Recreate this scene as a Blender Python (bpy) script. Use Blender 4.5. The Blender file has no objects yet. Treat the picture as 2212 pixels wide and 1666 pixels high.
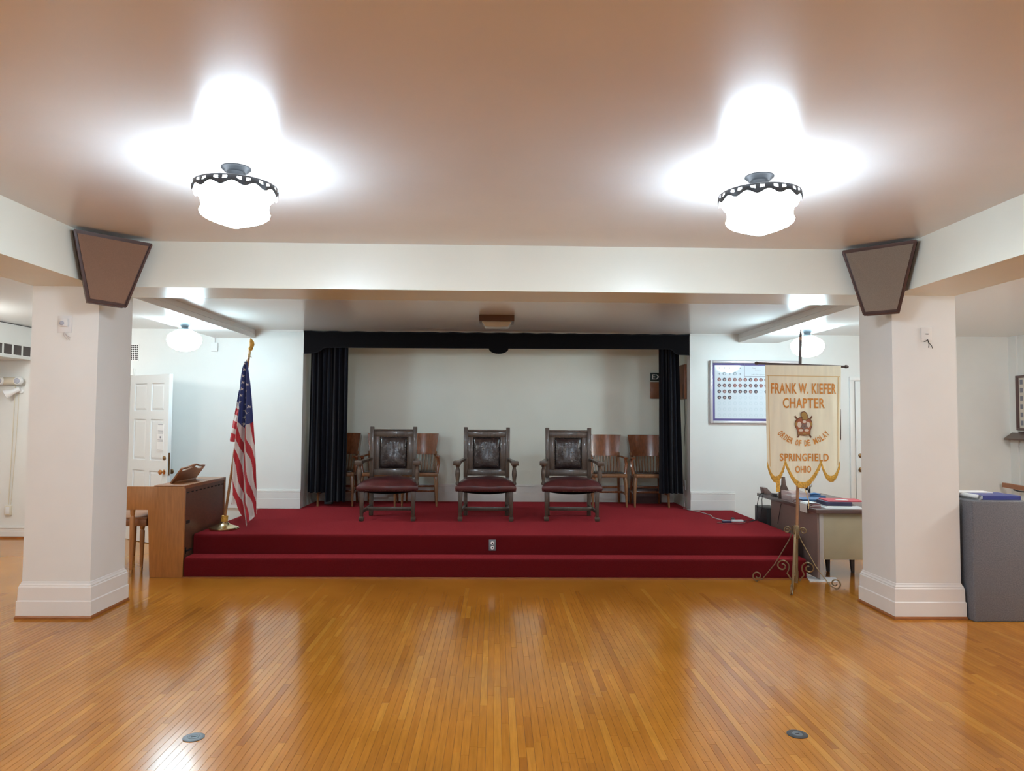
import bpy, bmesh, math, random
from mathutils import Vector, Matrix
random.seed(7)
S = bpy.context.scene
COL = S.collection
PI = math.pi

# ---------------------------------------------------------------- camera, world, exposure
CAM_H, F_PX, PITCH, YAW, ROLL = 1.55, 1565.48, 0.0452, 0.0224, -0.0071
def _camera():
    cp, sp, cr, sr, cy, sy = math.cos(PITCH), math.sin(PITCH), math.cos(ROLL), math.sin(ROLL), math.cos(YAW), math.sin(YAW)
    yaw = lambda v: Vector((v[0]*cy + v[1]*sy, -v[0]*sy + v[1]*cy, v[2]))
    R, U, F = yaw((cr, sr*sp, -sr*cp)), yaw((sr, -cr*sp, cr*cp)), yaw((0, cp, sp))
    cd = bpy.data.cameras.new('camera'); cam = bpy.data.objects.new('camera', cd)
    COL.objects.link(cam)
    m = Matrix.Identity(4)
    for i in range(3):
        m[i][0], m[i][1], m[i][2] = R[i], U[i], -F[i]
    m[2][3] = CAM_H
    cam.matrix_world = m
    cd.sensor_width = 36.0; cd.sensor_fit = 'HORIZONTAL'; cd.lens = 36.0*F_PX/2212.0
    cd.clip_start = 0.05; cd.clip_end = 100
    S.camera = cam
_camera()
W = bpy.data.worlds.new('world'); S.world = W; W.use_nodes = True
W.node_tree.nodes['Background'].inputs[0].default_value = (0.9, 0.95, 1.0, 1)
W.node_tree.nodes['Background'].inputs[1].default_value = 0.02
S.view_settings.view_transform = 'Standard'; S.view_settings.look = 'None'
S.view_settings.exposure = 0.2; S.view_settings.gamma = 1.0; S.view_settings.use_curve_mapping = False
S.cycles.use_denoising = True
S.cycles.max_bounces = 6; S.cycles.diffuse_bounces = 4; S.cycles.glossy_bounces = 3; S.cycles.transparent_max_bounces = 4; S.cycles.use_light_tree = False; S.cycles.caustics_reflective = False; S.cycles.caustics_refractive = False
S.cycles.sample_clamp_indirect = 6.0; S.cycles.use_adaptive_sampling = True; S.cycles.adaptive_threshold = 0.03
LAMP_NAVE, LAMP_REAR, LAMP_ADDED_AISLE = 61.0, 53.0, 112.0  # the aisle value drives fill lamps added out of view

# ---------------------------------------------------------------- materials
def nodes_of(name):
    m = bpy.data.materials.new(name); m.use_nodes = True
    nt = m.node_tree; return m, nt, nt.nodes['Principled BSDF']
def setin(b, **k):
    for key, v in k.items():
        b.inputs[key.replace('_', ' ')].default_value = v
def mat(name, col, rough=0.5, metal=0.0, spec=0.5, var=0.0, vscale=6.0, stretch=(1, 1, 1), bump=0.0, bscale=80.0, coat=0.0, sheen=0.0, emit=None, estr=0.0, alpha=1.0, trans=0.0):
    m, nt, b = nodes_of(name)
    setin(b, Roughness=rough, Metallic=metal, Specular_IOR_Level=spec, Coat_Weight=coat, Sheen_Weight=sheen, Alpha=alpha, Transmission_Weight=trans)
    b.inputs['Base Color'].default_value = (*col, 1)
    if var > 0 or bump > 0:
        tc = nt.nodes.new('ShaderNodeTexCoord'); mp = nt.nodes.new('ShaderNodeMapping')
        mp.inputs['Scale'].default_value = stretch
        nt.links.new(tc.outputs['Object'], mp.inputs['Vector'])
    if var > 0:
        n = nt.nodes.new('ShaderNodeTexNoise'); n.inputs['Scale'].default_value = vscale; n.inputs['Detail'].default_value = 2
        nt.links.new(mp.outputs[0], n.inputs['Vector'])
        r = nt.nodes.new('ShaderNodeValToRGB')
        r.color_ramp.elements[0].position = 0.3; r.color_ramp.elements[1].position = 0.7
        r.color_ramp.elements[0].color = (*[max(0, c*(1-var)) for c in col], 1)
        r.color_ramp.elements[1].color = (*[min(1, c*(1+var)) for c in col], 1)
        nt.links.new(n.outputs[0], r.inputs[0]); nt.links.new(r.outputs[0], b.inputs['Base Color'])
    if bump > 0:
        n = nt.nodes.new('ShaderNodeTexNoise'); n.inputs['Scale'].default_value = bscale; n.inputs['Detail'].default_value = 1
        nt.links.new(mp.outputs[0], n.inputs['Vector'])
        bp = nt.nodes.new('ShaderNodeBump'); bp.inputs['Strength'].default_value = bump; bp.inputs['Distance'].default_value = 0.01
        nt.links.new(n.outputs[0], bp.inputs['Height']); nt.links.new(bp.outputs[0], b.inputs['Normal'])
    if emit:
        b.inputs['Emission Color'].default_value = (*emit, 1); b.inputs['Emission Strength'].default_value = estr
    return m
def floor_wood(far=False):
    m, nt, b = nodes_of('strip_floor_wood_far' if far else 'strip_floor_wood'); N, L = nt.nodes.new, nt.links.new
    geo, oi = N('ShaderNodeNewGeometry'), N('ShaderNodeObjectInfo')
    add = N('ShaderNodeMath'); add.operation = 'ADD'
    L(geo.outputs['Random Per Island'], add.inputs[0]); L(oi.outputs['Random'], add.inputs[1])
    fr = N('ShaderNodeMath'); fr.operation = 'FRACT'; L(add.outputs[0], fr.inputs[0])
    ramp = N('ShaderNodeValToRGB'); e = ramp.color_ramp.elements
    e[0].position = 0.0; e[0].color = (0.355, 0.123, 0.014, 1)
    e[1].position = 1.0; e[1].color = (0.54, 0.228, 0.030, 1)
    for p, c in ((0.12, (0.435, 0.160, 0.018, 1)), (0.8, (0.48, 0.184, 0.021, 1))):
        q = e.new(p); q.color = c
    if far: ramp.inputs[0].default_value = 0.5
    else: L(fr.outputs[0], ramp.inputs[0])
    mp = N('ShaderNodeMapping'); mp.inputs['Scale'].default_value = (70, 5, 5); L(geo.outputs['Position'], mp.inputs['Vector'])
    off = N('ShaderNodeVectorMath'); off.operation = 'ADD'; L(mp.outputs[0], off.inputs[0])
    mul = N('ShaderNodeMath'); mul.operation = 'MULTIPLY'; mul.inputs[1].default_value = 57.0; L(fr.outputs[0], mul.inputs[0]); L(mul.outputs[0], off.inputs[1])
    gr = N('ShaderNodeTexNoise'); gr.inputs['Scale'].default_value = 1.0; gr.inputs['Detail'].default_value = 3; L(off.outputs[0], gr.inputs['Vector'])
    mp2 = N('ShaderNodeMapping'); mp2.inputs['Scale'].default_value = (0.9, 0.7, 1); L(geo.outputs['Position'], mp2.inputs['Vector'])
    wear = N('ShaderNodeTexNoise'); wear.inputs['Scale'].default_value = 1.4; wear.inputs['Detail'].default_value = 4; L(mp2.outputs[0], wear.inputs['Vector'])
    def mixmul(a, fac, lo, hi):
        mr = N('ShaderNodeMapRange'); mr.inputs[1].default_value = 0.3; mr.inputs[2].default_value = 0.7; mr.inputs[3].default_value = lo; mr.inputs[4].default_value = hi
        L(fac, mr.inputs[0]); v = N('ShaderNodeVectorMath'); v.operation = 'SCALE'; L(a, v.inputs[0]); L(mr.outputs[0], v.inputs['Scale']); return v.outputs[0]
    c = ramp.outputs[0] if far else mixmul(ramp.outputs[0], gr.outputs[0], 0.88, 1.1); c = mixmul(c, wear.outputs[0], 0.85, 1.1)
    L(c, b.inputs['Base Color'])
    rr = N('ShaderNodeMapRange'); rr.inputs[1].default_value = 0.35; rr.inputs[2].default_value = 0.7; rr.inputs[3].default_value = 0.11; rr.inputs[4].default_value = 0.21
    L(wear.outputs[0], rr.inputs[0]); L(rr.outputs[0], b.inputs['Roughness'])
    setin(b, Specular_IOR_Level=0.5)
    return m
def lamp_glass(name, col, strength):
    return mat(name, (0.9, 0.9, 0.88), 0.3, emit=col, estr=strength)
def carpet():
    m = mat('red_carpet', (0.105, 0.007, 0.009), 0.95, spec=0.03, var=0.22, vscale=260, bump=0.6, bscale=420, sheen=0.68)
    b = m.node_tree.nodes['Principled BSDF']; b.inputs['Sheen Tint'].default_value = (0.95, 0.10, 0.12, 1); b.inputs['Sheen Roughness'].default_value = 0.42
    return m
M = dict(
    wall=mat('white_wall_paint', (0.795, 0.795, 0.77), 0.4, var=0.015, vscale=3),
    nave=mat('gloss_ceiling_paint', (0.78, 0.755, 0.74), 0.24, spec=0.55, var=0.02, vscale=2, bump=0.02, bscale=25),
    ceil=mat('cream_ceiling_paint', (0.86, 0.86, 0.84), 0.2, spec=0.55),
    beam=mat('cream_beam_paint', (0.80, 0.80, 0.71), 0.32, var=0.02, vscale=2),
    alcove=mat('alcove_paint', (0.84, 0.86, 0.77), 0.3, var=0.02, vscale=2),
    trim=mat('white_gloss_trim', (0.81, 0.79, 0.76), 0.3, var=0.01),
    shoe=mat('oak_shoe_molding', (0.30, 0.105, 0.03), 0.35, var=0.2, vscale=14, stretch=(1, 8, 8)),
    wood=floor_wood(), wood_far=floor_wood(True), subfloor=mat('dark_joint', (0.16, 0.06, 0.014), 0.8),
    carpet=carpet(),
    glass_nave=lamp_glass('opal_glass_lit', (0.81, 1.0, 1.17), LAMP_NAVE),
    glass_shoulder=lamp_glass('opal_glass_shoulder', (0.9, 1.0, 1.1), 6.0),
    glass_rear=lamp_glass('opal_glass_lit_cool', (0.72, 1.0, 1.12), LAMP_REAR),
    glass_added_aisle=lamp_glass('opal_glass_added_aisle', (0.97, 1.0, 0.98), LAMP_ADDED_AISLE),  # only on the globes added out of frame
    glass_added_aisle_dim=lamp_glass('opal_glass_added_aisle_dim', (0.97, 1.0, 0.98), LAMP_ADDED_AISLE*0.55),  # weaker glow for the added lamp near the far left wall
    pewter=mat('brushed_pewter', (0.055, 0.062, 0.07), 0.4, metal=0.35),
    oak=mat('fumed_oak', (0.078, 0.052, 0.038), 0.33, var=0.25, vscale=8, stretch=(9, 9, 1), coat=0.2),
    leather_dark=mat('dark_brown_leather', (0.03, 0.02, 0.02), 0.26, spec=0.65, var=0.3, vscale=16, bump=0.35, bscale=28),
    leather_red=mat('oxblood_leather', (0.085, 0.018, 0.020), 0.28, spec=0.55, var=0.2, vscale=10, bump=0.1, bscale=60),
    brass=mat('brass', (0.62, 0.49, 0.29), 0.2, metal=1.0),
    nail=mat('antique_brass_nails', (0.25, 0.17, 0.09), 0.35, metal=0.9),
    black=mat('black_cloth', (0.008, 0.006, 0.006), 0.95),
    walnut=mat('red_brown_varnished_wood', (0.235, 0.075, 0.028), 0.22, var=0.25, vscale=7, stretch=(9, 9, 1.2), coat=0.3),
    honey=mat('honey_brown_wood', (0.24, 0.105, 0.042), 0.3, var=0.2, vscale=9, stretch=(9, 9, 1)),
    velvet=mat('navy_velvet', (0.006, 0.0065, 0.011), 0.95, spec=0.1, sheen=0.12, var=0.3, vscale=3, stretch=(12, 12, 1)),
    valance=mat('black_velvet', (0.0045, 0.0038, 0.005), 0.9, spec=0.12, sheen=0.08),
    organ=mat('organ_walnut', (0.255, 0.092, 0.030), 0.35, var=0.16, vscale=5, stretch=(2, 2, 14), coat=0.15),
    organ_end=mat('organ_teak_veneer', (0.36, 0.145, 0.04), 0.38, var=0.14, vscale=4, stretch=(12, 12, 1.5), coat=0.15),
    organ_dark=mat('organ_back_panel', (0.115, 0.045, 0.024), 0.4, var=0.14, vscale=6, stretch=(3, 3, 12)),
    slot=mat('dark_void', (0.01, 0.008, 0.007), 0.9),
    darkwood=mat('dark_speaker_frame', (0.055, 0.022, 0.017), 0.4, var=0.2),
    grille_l=mat('brown_speaker_cloth', (0.215, 0.122, 0.08), 0.9, var=0.08, vscale=220, bump=0.3, bscale=500),
    grille_r=mat('taupe_speaker_cloth', (0.20, 0.158, 0.122), 0.9, var=0.12, vscale=220, bump=0.3, bscale=500),
    plastic=mat('white_plastic', (0.82, 0.82, 0.82), 0.35), ivory=mat('ivory_plastic', (0.72, 0.66, 0.54), 0.4),
    lens=mat('clear_lens_plastic', (0.45, 0.47, 0.55), 0.15), darkgrey=mat('dark_grey_plastic', (0.045, 0.042, 0.045), 0.4),
    steel=mat('galvanised_steel', (0.17, 0.20, 0.22), 0.4, metal=0.3), wire=mat('black_cable', (0.012, 0.012, 0.014), 0.5),
    wirewhite=mat('pale_cable', (0.62, 0.56, 0.55), 0.5),
    door=mat('white_door_gloss', (0.78, 0.80, 0.80), 0.25), vent=mat('vent_dark', (0.07, 0.055, 0.052), 0.7),
    paper=mat('white_paper', (0.80, 0.80, 0.80), 0.8), print=mat('grey_print', (0.22, 0.22, 0.26), 0.8),
    knob=mat('aged_bronze', (0.20, 0.11, 0.045), 0.35, metal=0.8), copper=mat('polished_copper', (0.55, 0.24, 0.08), 0.25, metal=0.9),
    red=mat('flag_red', (0.47, 0.022, 0.035), 0.75, sheen=0.2), white=mat('flag_white', (0.72, 0.68, 0.66), 0.75, sheen=0.2),
    blue=mat('flag_blue', (0.028, 0.045, 0.19), 0.75, sheen=0.2), flagpole=mat('flag_staff_wood', (0.36, 0.165, 0.06), 0.35, var=0.15),
    banner=mat('cream_satin', (0.84, 0.77, 0.59), 0.42, var=0.05, vscale=3, stretch=(9, 1, 1), sheen=0.3),
    gold=mat('gold_fringe', (0.66, 0.36, 0.05), 0.6, var=0.25, vscale=60, bump=0.5, bscale=160), goldline=mat('gold_stitch', (0.68, 0.45, 0.19), 0.6),
    letter=mat('orange_lettering', (0.60, 0.225, 0.03), 0.6), bannerpole=mat('copper_pole', (0.32, 0.155, 0.075), 0.38, var=0.12),
    iron=mat('gilt_iron', (0.24, 0.165, 0.085), 0.4, metal=0.65), rod=mat('dark_rod', (0.06, 0.035, 0.03), 0.4),
    e_dark=mat('emblem_brown', (0.15, 0.052, 0.02), 0.6), e_gold=mat('emblem_gold', (0.36, 0.21, 0.055), 0.5), e_rust=mat('emblem_rust', (0.32, 0.085, 0.03), 0.6),
    e_grey=mat('emblem_grey', (0.20, 0.125, 0.10), 0.6), e_white=mat('emblem_cream', (0.66, 0.54, 0.44), 0.6),
    silver=mat('silver_frame', (0.66, 0.64, 0.66), 0.25, metal=0.35), purple=mat('purple_mat', (0.085, 0.06, 0.21), 0.6), sheet=mat('board_white', (0.70, 0.76, 0.82), 0.06, spec=0.5),
    ring=mat('empty_ring', (0.60, 0.67, 0.73), 0.5),
    laminate=mat('brown_desk_laminate', (0.105, 0.062, 0.055), 0.28, var=0.06), deskside=mat('mauve_grey_steel', (0.225, 0.152, 0.132), 0.42, var=0.06), deskend=mat('olive_tan_steel', (0.37, 0.32, 0.215), 0.42, var=0.06, vscale=4),
    deskleg=mat('light_grey_steel', (0.42, 0.39, 0.37), 0.35), redfolder=mat('red_folder', (0.56, 0.035, 0.06), 0.4), navy=mat('navy_binder', (0.03, 0.026, 0.07), 0.4),
    blueb=mat('blue_binder', (0.035, 0.05, 0.235), 0.4), bluef=mat('blue_folder', (0.05, 0.14, 0.30), 0.4), maroon=mat('maroon_booklets', (0.17, 0.04, 0.04), 0.5), clear=mat('clear_acrylic', (0.75, 0.60, 0.62), 0.1, alpha=0.45),
    greycab=mat('grey_carpet_cover', (0.15, 0.15, 0.165), 0.9, var=0.2, vscale=120, bump=0.4, bscale=300), tan=mat('tan_card', (0.40, 0.30, 0.19), 0.6),
    rail=mat('handrail_wood', (0.38, 0.13, 0.045), 0.35, var=0.15), sill=mat('dark_sill_wood', (0.12, 0.075, 0.06), 0.3), frame=mat('brown_picture_frame', (0.10, 0.05, 0.045), 0.35),
    cream=mat('cream_mount', (0.68, 0.62, 0.55), 0.6), exit=mat('exit_sign_green', (0.01, 0.03, 0.028), 0.4), cabinet=mat('reddish_wood_box', (0.235, 0.085, 0.035), 0.4, var=0.15),
    fixture=mat('fixture_brown', (0.10, 0.042, 0.018), 0.45), bowl=mat('frosted_glass_off', (0.50, 0.46, 0.38), 0.25),
)
DISC = [mat('portrait_%d' % i, c, 0.5) for i, c in enumerate(((0.11, 0.03, 0.035), (0.05, 0.03, 0.05), (0.18, 0.075, 0.08), (0.035, 0.03, 0.05), (0.20, 0.05, 0.05)))]
SKIN = mat('portrait_light', (0.42, 0.27, 0.24), 0.6); SKETCH = mat('portrait_grey', (0.30, 0.35, 0.40), 0.6)

# ---------------------------------------------------------------- mesh helpers
class MB:
    def __init__(s): s.v, s.f, s.m = [], [], []
    def add(s, vs, fs, mi=0):
        n = len(s.v); s.v += [tuple(v) for v in vs]; s.f += [tuple(i+n for i in f) for f in fs]; s.m += [mi]*len(fs); return s
    def box(s, x0, x1, y0, y1, z0, z1, mi=0):
        return s.add([(x, y, z) for z in (z0, z1) for y in (y0, y1) for x in (x0, x1)],
                     [(0, 2, 3, 1), (4, 5, 7, 6), (0, 1, 5, 4), (2, 6, 7, 3), (0, 4, 6, 2), (1, 3, 7, 5)], mi)
    def bar(s, p, q, w0, d0, w1=None, d1=None, side=None, mi=0):
        """square bar from p to q; w across, d deep"""
        p, q = Vector(p), Vector(q); w1 = w0 if w1 is None else w1; d1 = d0 if d1 is None else d1
        t = (q-p).normalized(); a = Vector(side) if side else (Vector((1, 0, 0)) if abs(t.x) < 0.9 else Vector((0, 1, 0)))
        a = (a - t*a.dot(t)).normalized(); b = t.cross(a)
        vs = [c + a*sx*w/2 + b*sy*d/2 for c, w, d in ((p, w0, d0), (q, w1, d1)) for sx, sy in ((-1, -1), (1, -1), (1, 1), (-1, 1))]
        return s.add(vs, [(3, 2, 1, 0), (4, 5, 6, 7), (0, 1, 5, 4), (1, 2, 6, 5), (2, 3, 7, 6), (3, 0, 4, 7)], mi)
    def tube(s, pts, r, n=8, mi=0, flat=1.0, up=(0, 0, 1)):
        pts = [Vector(p) for p in pts]; rs = r if isinstance(r, (list, tuple)) else [r]*len(pts)
        rings = []; prev = None
        for i, p in enumerate(pts):
            t = (pts[min(i+1, len(pts)-1)] - pts[max(i-1, 0)])
            t = t.normalized() if t.length > 1e-9 else Vector((0, 0, 1))
            if prev is None:
                a = Vector(up) - t*t.dot(Vector(up))
                if a.length < 1e-3: a = Vector((1, 0, 0)) - t*t.x
            else: a = prev - t*t.dot(prev)
            a.normalize(); prev = a; b = t.cross(a)
            rings.append([p + a*math.cos(2*PI*k/n)*rs[i]*flat + b*math.sin(2*PI*k/n)*rs[i] for k in range(n)])
        vs = [v for ring in rings for v in ring]; fs = []
        for i in range(len(pts)-1):
            for k in range(n):
                fs.append((i*n+k, i*n+(k+1) % n, (i+1)*n+(k+1) % n, (i+1)*n+k))
        fs.append(tuple(range(n-1, -1, -1))); fs.append(tuple((len(pts)-1)*n+k for k in range(n)))
        return s.add(vs, fs, mi)
    def lathe(s, prof, c=(0, 0, 0), n=24, mi=0, axis='Z', cap=True):
        vs, fs = [], []
        for r, h in prof:
            for k in range(n):
                a = 2*PI*k/n; x, y = r*math.cos(a), r*math.sin(a)
                q = {'Z': (x, y, h), 'Y': (x, -h, y), 'X': (h, x, y)}[axis]
                vs.append((c[0]+q[0], c[1]+q[1], c[2]+q[2]))
        for i in range(len(prof)-1):
            for k in range(n):
                fs.append((i*n+k, i*n+(k+1) % n, (i+1)*n+(k+1) % n, (i+1)*n+k))
        if cap:
            fs.append(tuple(range(n-1, -1, -1))); fs.append(tuple((len(prof)-1)*n+k for k in range(n)))
        return s.add(vs, fs, mi)
    def prism(s, poly, a, b, plane='XZ', mi=0):
        """extrude 2d polygon between a and b along the remaining axis"""
        n = len(poly); put = {'XZ': lambda u, v, w: (u, w, v), 'XY': lambda u, v, w: (u, v, w), 'YZ': lambda u, v, w: (w, u, v)}[plane]
        vs = [put(u, v, a) for u, v in poly] + [put(u, v, b) for u, v in poly]
        return s.add(vs, [tuple(range(n)), tuple(range(2*n-1, n-1, -1))] + [(i, i+n, (i+1) % n+n, (i+1) % n) for i in range(n)], mi)
    def loft(s, A, B, mi=0):
        n = len(A); return s.add(list(A)+list(B), [tuple(range(n)), tuple(range(2*n-1, n-1, -1))] + [(i, i+n, (i+1) % n+n, (i+1) % n) for i in range(n)], mi)
    def grid(s, fn, nu, nv, mi=None):
        vs = [fn(i/nu, j/nv) for j in range(nv+1) for i in range(nu+1)]
        for j in range(nv):
            for i in range(nu):
                k = j*(nu+1)+i
        fs = [(j*(nu+1)+i, j*(nu+1)+i+1, (j+1)*(nu+1)+i+1, (j+1)*(nu+1)+i) for j in range(nv) for i in range(nu)]
        n = len(s.v); s.v += [tuple(v) for v in vs]; s.f += [tuple(i+n for i in f) for f in fs]
        s.m += [mi((i+.5)/nu, (j+.5)/nv) if callable(mi) else (mi or 0) for j in range(nv) for i in range(nu)]
        return s
    def slab(s, fn, nu, nv, th, axis=(0, 1, 0)):
        """grid with thickness th along axis"""
        ax = Vector(axis)*th; A = [Vector(fn(i/nu, j/nv)) for j in range(nv+1) for i in range(nu+1)]; K = len(A); w = nu+1
        fs = []
        for j in range(nv):
            for i in range(nu):
                q = (j*w+i, j*w+i+1, (j+1)*w+i+1, (j+1)*w+i); fs.append(q); fs.append(tuple(k+K for k in reversed(q)))
        rim = [i for i in range(w)] + [j*w+nu for j in range(1, nv+1)] + [nv*w+i for i in range(nu-1, -1, -1)] + [j*w for j in range(nv-1, 0, -1)]
        for a, b in zip(rim, rim[1:]+rim[:1]): fs.append((b, a, a+K, b+K))
        return s.add(A + [p+ax for p in A], fs)
    def mesh(s, name, mats, smooth=False, bev=0.0, seg=2, angle=0.6):
        me = bpy.data.meshes.new(name); me.from_pydata(s.v, [], s.f)
        for m in (mats if isinstance(mats, (list, tuple)) else [mats]): me.materials.append(m)
        if any(s.m): me.polygons.foreach_set('material_index', s.m)
        bm = bmesh.new(); bm.from_mesh(me)
        bmesh.ops.recalc_face_normals(bm, faces=bm.faces)
        if bev > 0:
            es = [e for e in bm.edges if len(e.link_faces) == 2 and e.calc_face_angle(0) > 0.5]
            bmesh.ops.bevel(bm, geom=es, offset=bev, segments=seg, affect='EDGES', profile=0.5, clamp_overlap=True)
        bm.to_mesh(me); bm.free()
        if smooth or bev > 0:
            me.polygons.foreach_set('use_smooth', [True]*len(me.polygons))
            try: me.set_sharp_from_angle(angle=angle)
            except Exception: pass
        me.update(); return me
    def build(s, name, mats, parent=None, label=None, **k):
        return link(name, s.mesh(name, mats, **k), parent, label)
def link(name, me, parent=None, label=None):
    o = bpy.data.objects.new(name, me); COL.objects.link(o)
    if parent: o.parent = parent
    if label: o['label'] = label
    return o
def tag(o, label, cat, group=None, kind=None):
    o['label'] = label; o['category'] = cat
    if group: o['group'] = group
    if kind: o['kind'] = kind
    return o
def thing(name, label, cat, loc=(0, 0, 0), rz=0.0, group=None):
    o = bpy.data.objects.new(name, None); o.empty_display_size = 0.1; COL.objects.link(o)
    o.location = loc; o.rotation_euler = (0, 0, rz); return tag(o, label, cat, group)
def struct(name, mb, m, parent=None, **k):
    o = mb.build(name, m, parent, **k)
    if not parent: o['kind'] = 'structure'
    return o
def copy_tree(o, parent=None):
    c = o.copy(); COL.objects.link(c); c.parent = parent
    for ch in o.children: copy_tree(ch, c)
    return c
def dup(o, loc, rz, label, group=None):
    c = copy_tree(o); c.location = loc; c.rotation_euler = (0, 0, rz); c['label'] = label
    if group: c['group'] = group
    return c
def text_geo(txt, bold=0.0):
    cu = bpy.data.curves.new('lettering_source', 'FONT'); cu.body = txt; cu.size = 1.0; cu.offset = bold; cu.resolution_u = 3; cu.space_character = 1.0+4*bold
    o = bpy.data.objects.new('lettering_source', cu); COL.objects.link(o)
    bpy.context.view_layer.update()
    me = bpy.data.meshes.new_from_object(o.evaluated_get(bpy.context.evaluated_depsgraph_get()))
    vs = [tuple(v.co) for v in me.vertices]; fs = [tuple(p.vertices) for p in me.polygons]
    bpy.data.objects.remove(o); bpy.data.curves.remove(cu); bpy.data.meshes.remove(me)
    xs = [v[0] for v in vs]; ys = [v[1] for v in vs]; x0, x1, y0, y1 = min(xs), max(xs), min(ys), max(ys)
    return [((v[0]-x0)/(x1-x0), (v[1]-y0)/(y1-y0)) for v in vs], fs
def ellipse(cx, cz, rx, rz, n=20, a0=0.0, a1=2*PI):
    full = abs(a1-a0-2*PI) < 1e-6; k = n if full else n+1
    return [(cx+rx*math.cos(a0+(a1-a0)*i/n), cz+rz*math.sin(a0+(a1-a0)*i/n)) for i in range(k)]
def spiral(c, r0, r1, a0, a1, n=22):
    return [(c[0]+(r0+(r1-r0)*i/n)*math.cos(a0+(a1-a0)*i/n), c[1]+(r0+(r1-r0)*i/n)*math.sin(a0+(a1-a0)*i/n)) for i in range(n+1)]

# ---------------------------------------------------------------- the room
XL, XR, YN, YW, YA = -6.95, 6.75, -4.5, 9.344, 10.209
ZC, ZR, ZB = 2.919, 2.665, 2.555
CL = (-3.61, -3.097); CR = (3.158, 3.675); CY = (5.69, 6.207)
AX0, AX1 = -2.475, 2.52
HP = 0.385
fl = struct('floor', MB().box(XL, XR, YN, YW, -0.06, -0.0012), M['subfloor'])
def lay_floor():
    w, gap, ch = 0.038, 0.0003, 0.0006
    lens = (0.35, 0.5, 0.65, 0.8, 1.0, 1.25)
    planks = []
    rows = int((XR-XL)/w)
    for r in range(rows):
        x = XL + (r+0.5)*w; y = YN - random.random()*0.8
        while y < YW:
            ln = random.choice(lens); y1 = y+ln
            a, b = max(y, YN), min(y1, YW)
            if b-a > 0.04 and not (a > 7.12 and -2.9 < x < 3.0):
                planks.append((x, a, b, ln if (a == y and b == y1) else None))
            y = y1
    def area(p):
        x, a, b, ln = p
        if ln is None: return 0
        lo = max(a, 3.22); c = (lo+b)/2
        if b < 3.4 or abs(x-0.02*c) > 0.69*c: return 0
        return (b-lo)/c**3
    order = sorted(range(len(planks)), key=lambda i: -area(planks[i])); pick = set(order[:300])
    def geo(mb, cx, cy, ln):
        far = cy > 6.3 or abs(cx) > 4.3; hw, hl = (w/2, ln/2) if far else (w/2-gap, ln/2-gap)
        vs = [(cx+sx*hw, cy+sy*hl, -0.0015) for sx, sy in ((-1, -1), (1, -1), (1, 1), (-1, 1))] + [(cx+sx*(hw-ch), cy+sy*(hl-ch), 0) for sx, sy in ((-1, -1), (1, -1), (1, 1), (-1, 1))]
        if far: mb.add([(v[0], v[1], 0) for v in vs[:4]], [(0, 1, 2, 3)], 1); return
        mb.add(vs, [(4, 5, 6, 7), (0, 1, 5, 4), (1, 2, 6, 5), (2, 3, 7, 6), (3, 0, 4, 7)])
    meshes = {}
    for ln in lens:
        mb = MB(); geo(mb, 0, 0, ln); me = bpy.data.meshes.new('plank'); me.from_pydata(mb.v, [], mb.f); me.materials.append(M['wood']); meshes[ln] = me
    rest = MB()
    for i, (x, a, b, ln) in enumerate(planks):
        if i in pick:
            o = link('plank', meshes[ln], fl); o.location = (x, (a+b)/2, 0)
        else: geo(rest, x, (a+b)/2, b-a)
    me = bpy.data.meshes.new('plank_field'); me.from_pydata(rest.v, [], rest.f); me.materials.append(M['wood']); me.materials.append(M['wood_far']); me.polygons.foreach_set('material_index', rest.m)
    o = link('plank_field', me, fl); o['kind'] = 'stuff'
lay_floor()

# ceilings: high middle bay, lower ceiling over the rear and the aisles
struct('ceiling_nave', MB().box(CL[1]-0.3, CR[0]+0.3, YN, CY[0]+0.3, ZC, ZC+0.08), M['nave'])
struct('ceiling_rear', MB().box(CL[1]-0.02, CR[0]+0.02, CY[1]-0.02, YA+0.1, ZR, ZR+0.08), M['ceil'])
struct('ceiling_left', MB().box(XL-0.15, CL[0]+0.02, YN, YW+0.15, ZR, ZR+0.08), M['ceil'])
struct('ceiling_right', MB().box(CR[1]-0.02, XR+0.15, YN, YW+0.15, ZR, ZR+0.08), M['ceil'])
# beams
struct('beam_cross', MB().box(CL[1], CR[0], CY[0], CY[1], ZB, ZC+0.02), M['beam'])
for nm, c in (('beam_left', CL), ('beam_right', CR)):
    struct(nm, MB().box(c[0], c[1]+0.0, YN, CY[1], ZB, ZC+0.02), M['beam'])
for nm, c, s in (('beam_rear_left', CL, 1), ('beam_rear_right', CR, -1)):
    b = struct(nm, MB().box(c[0], c[1], CY[1], YW, ZB, ZR+0.02), M['ceil'])
    x = c[1] if s > 0 else c[0]
    MB().box(x-0.002 if s > 0 else x-0.006, x+0.006 if s > 0 else x+0.002, CY[1], YW, ZB+0.055, ZB+0.062).build('seam_bead', M['ceil'], b)
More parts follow.
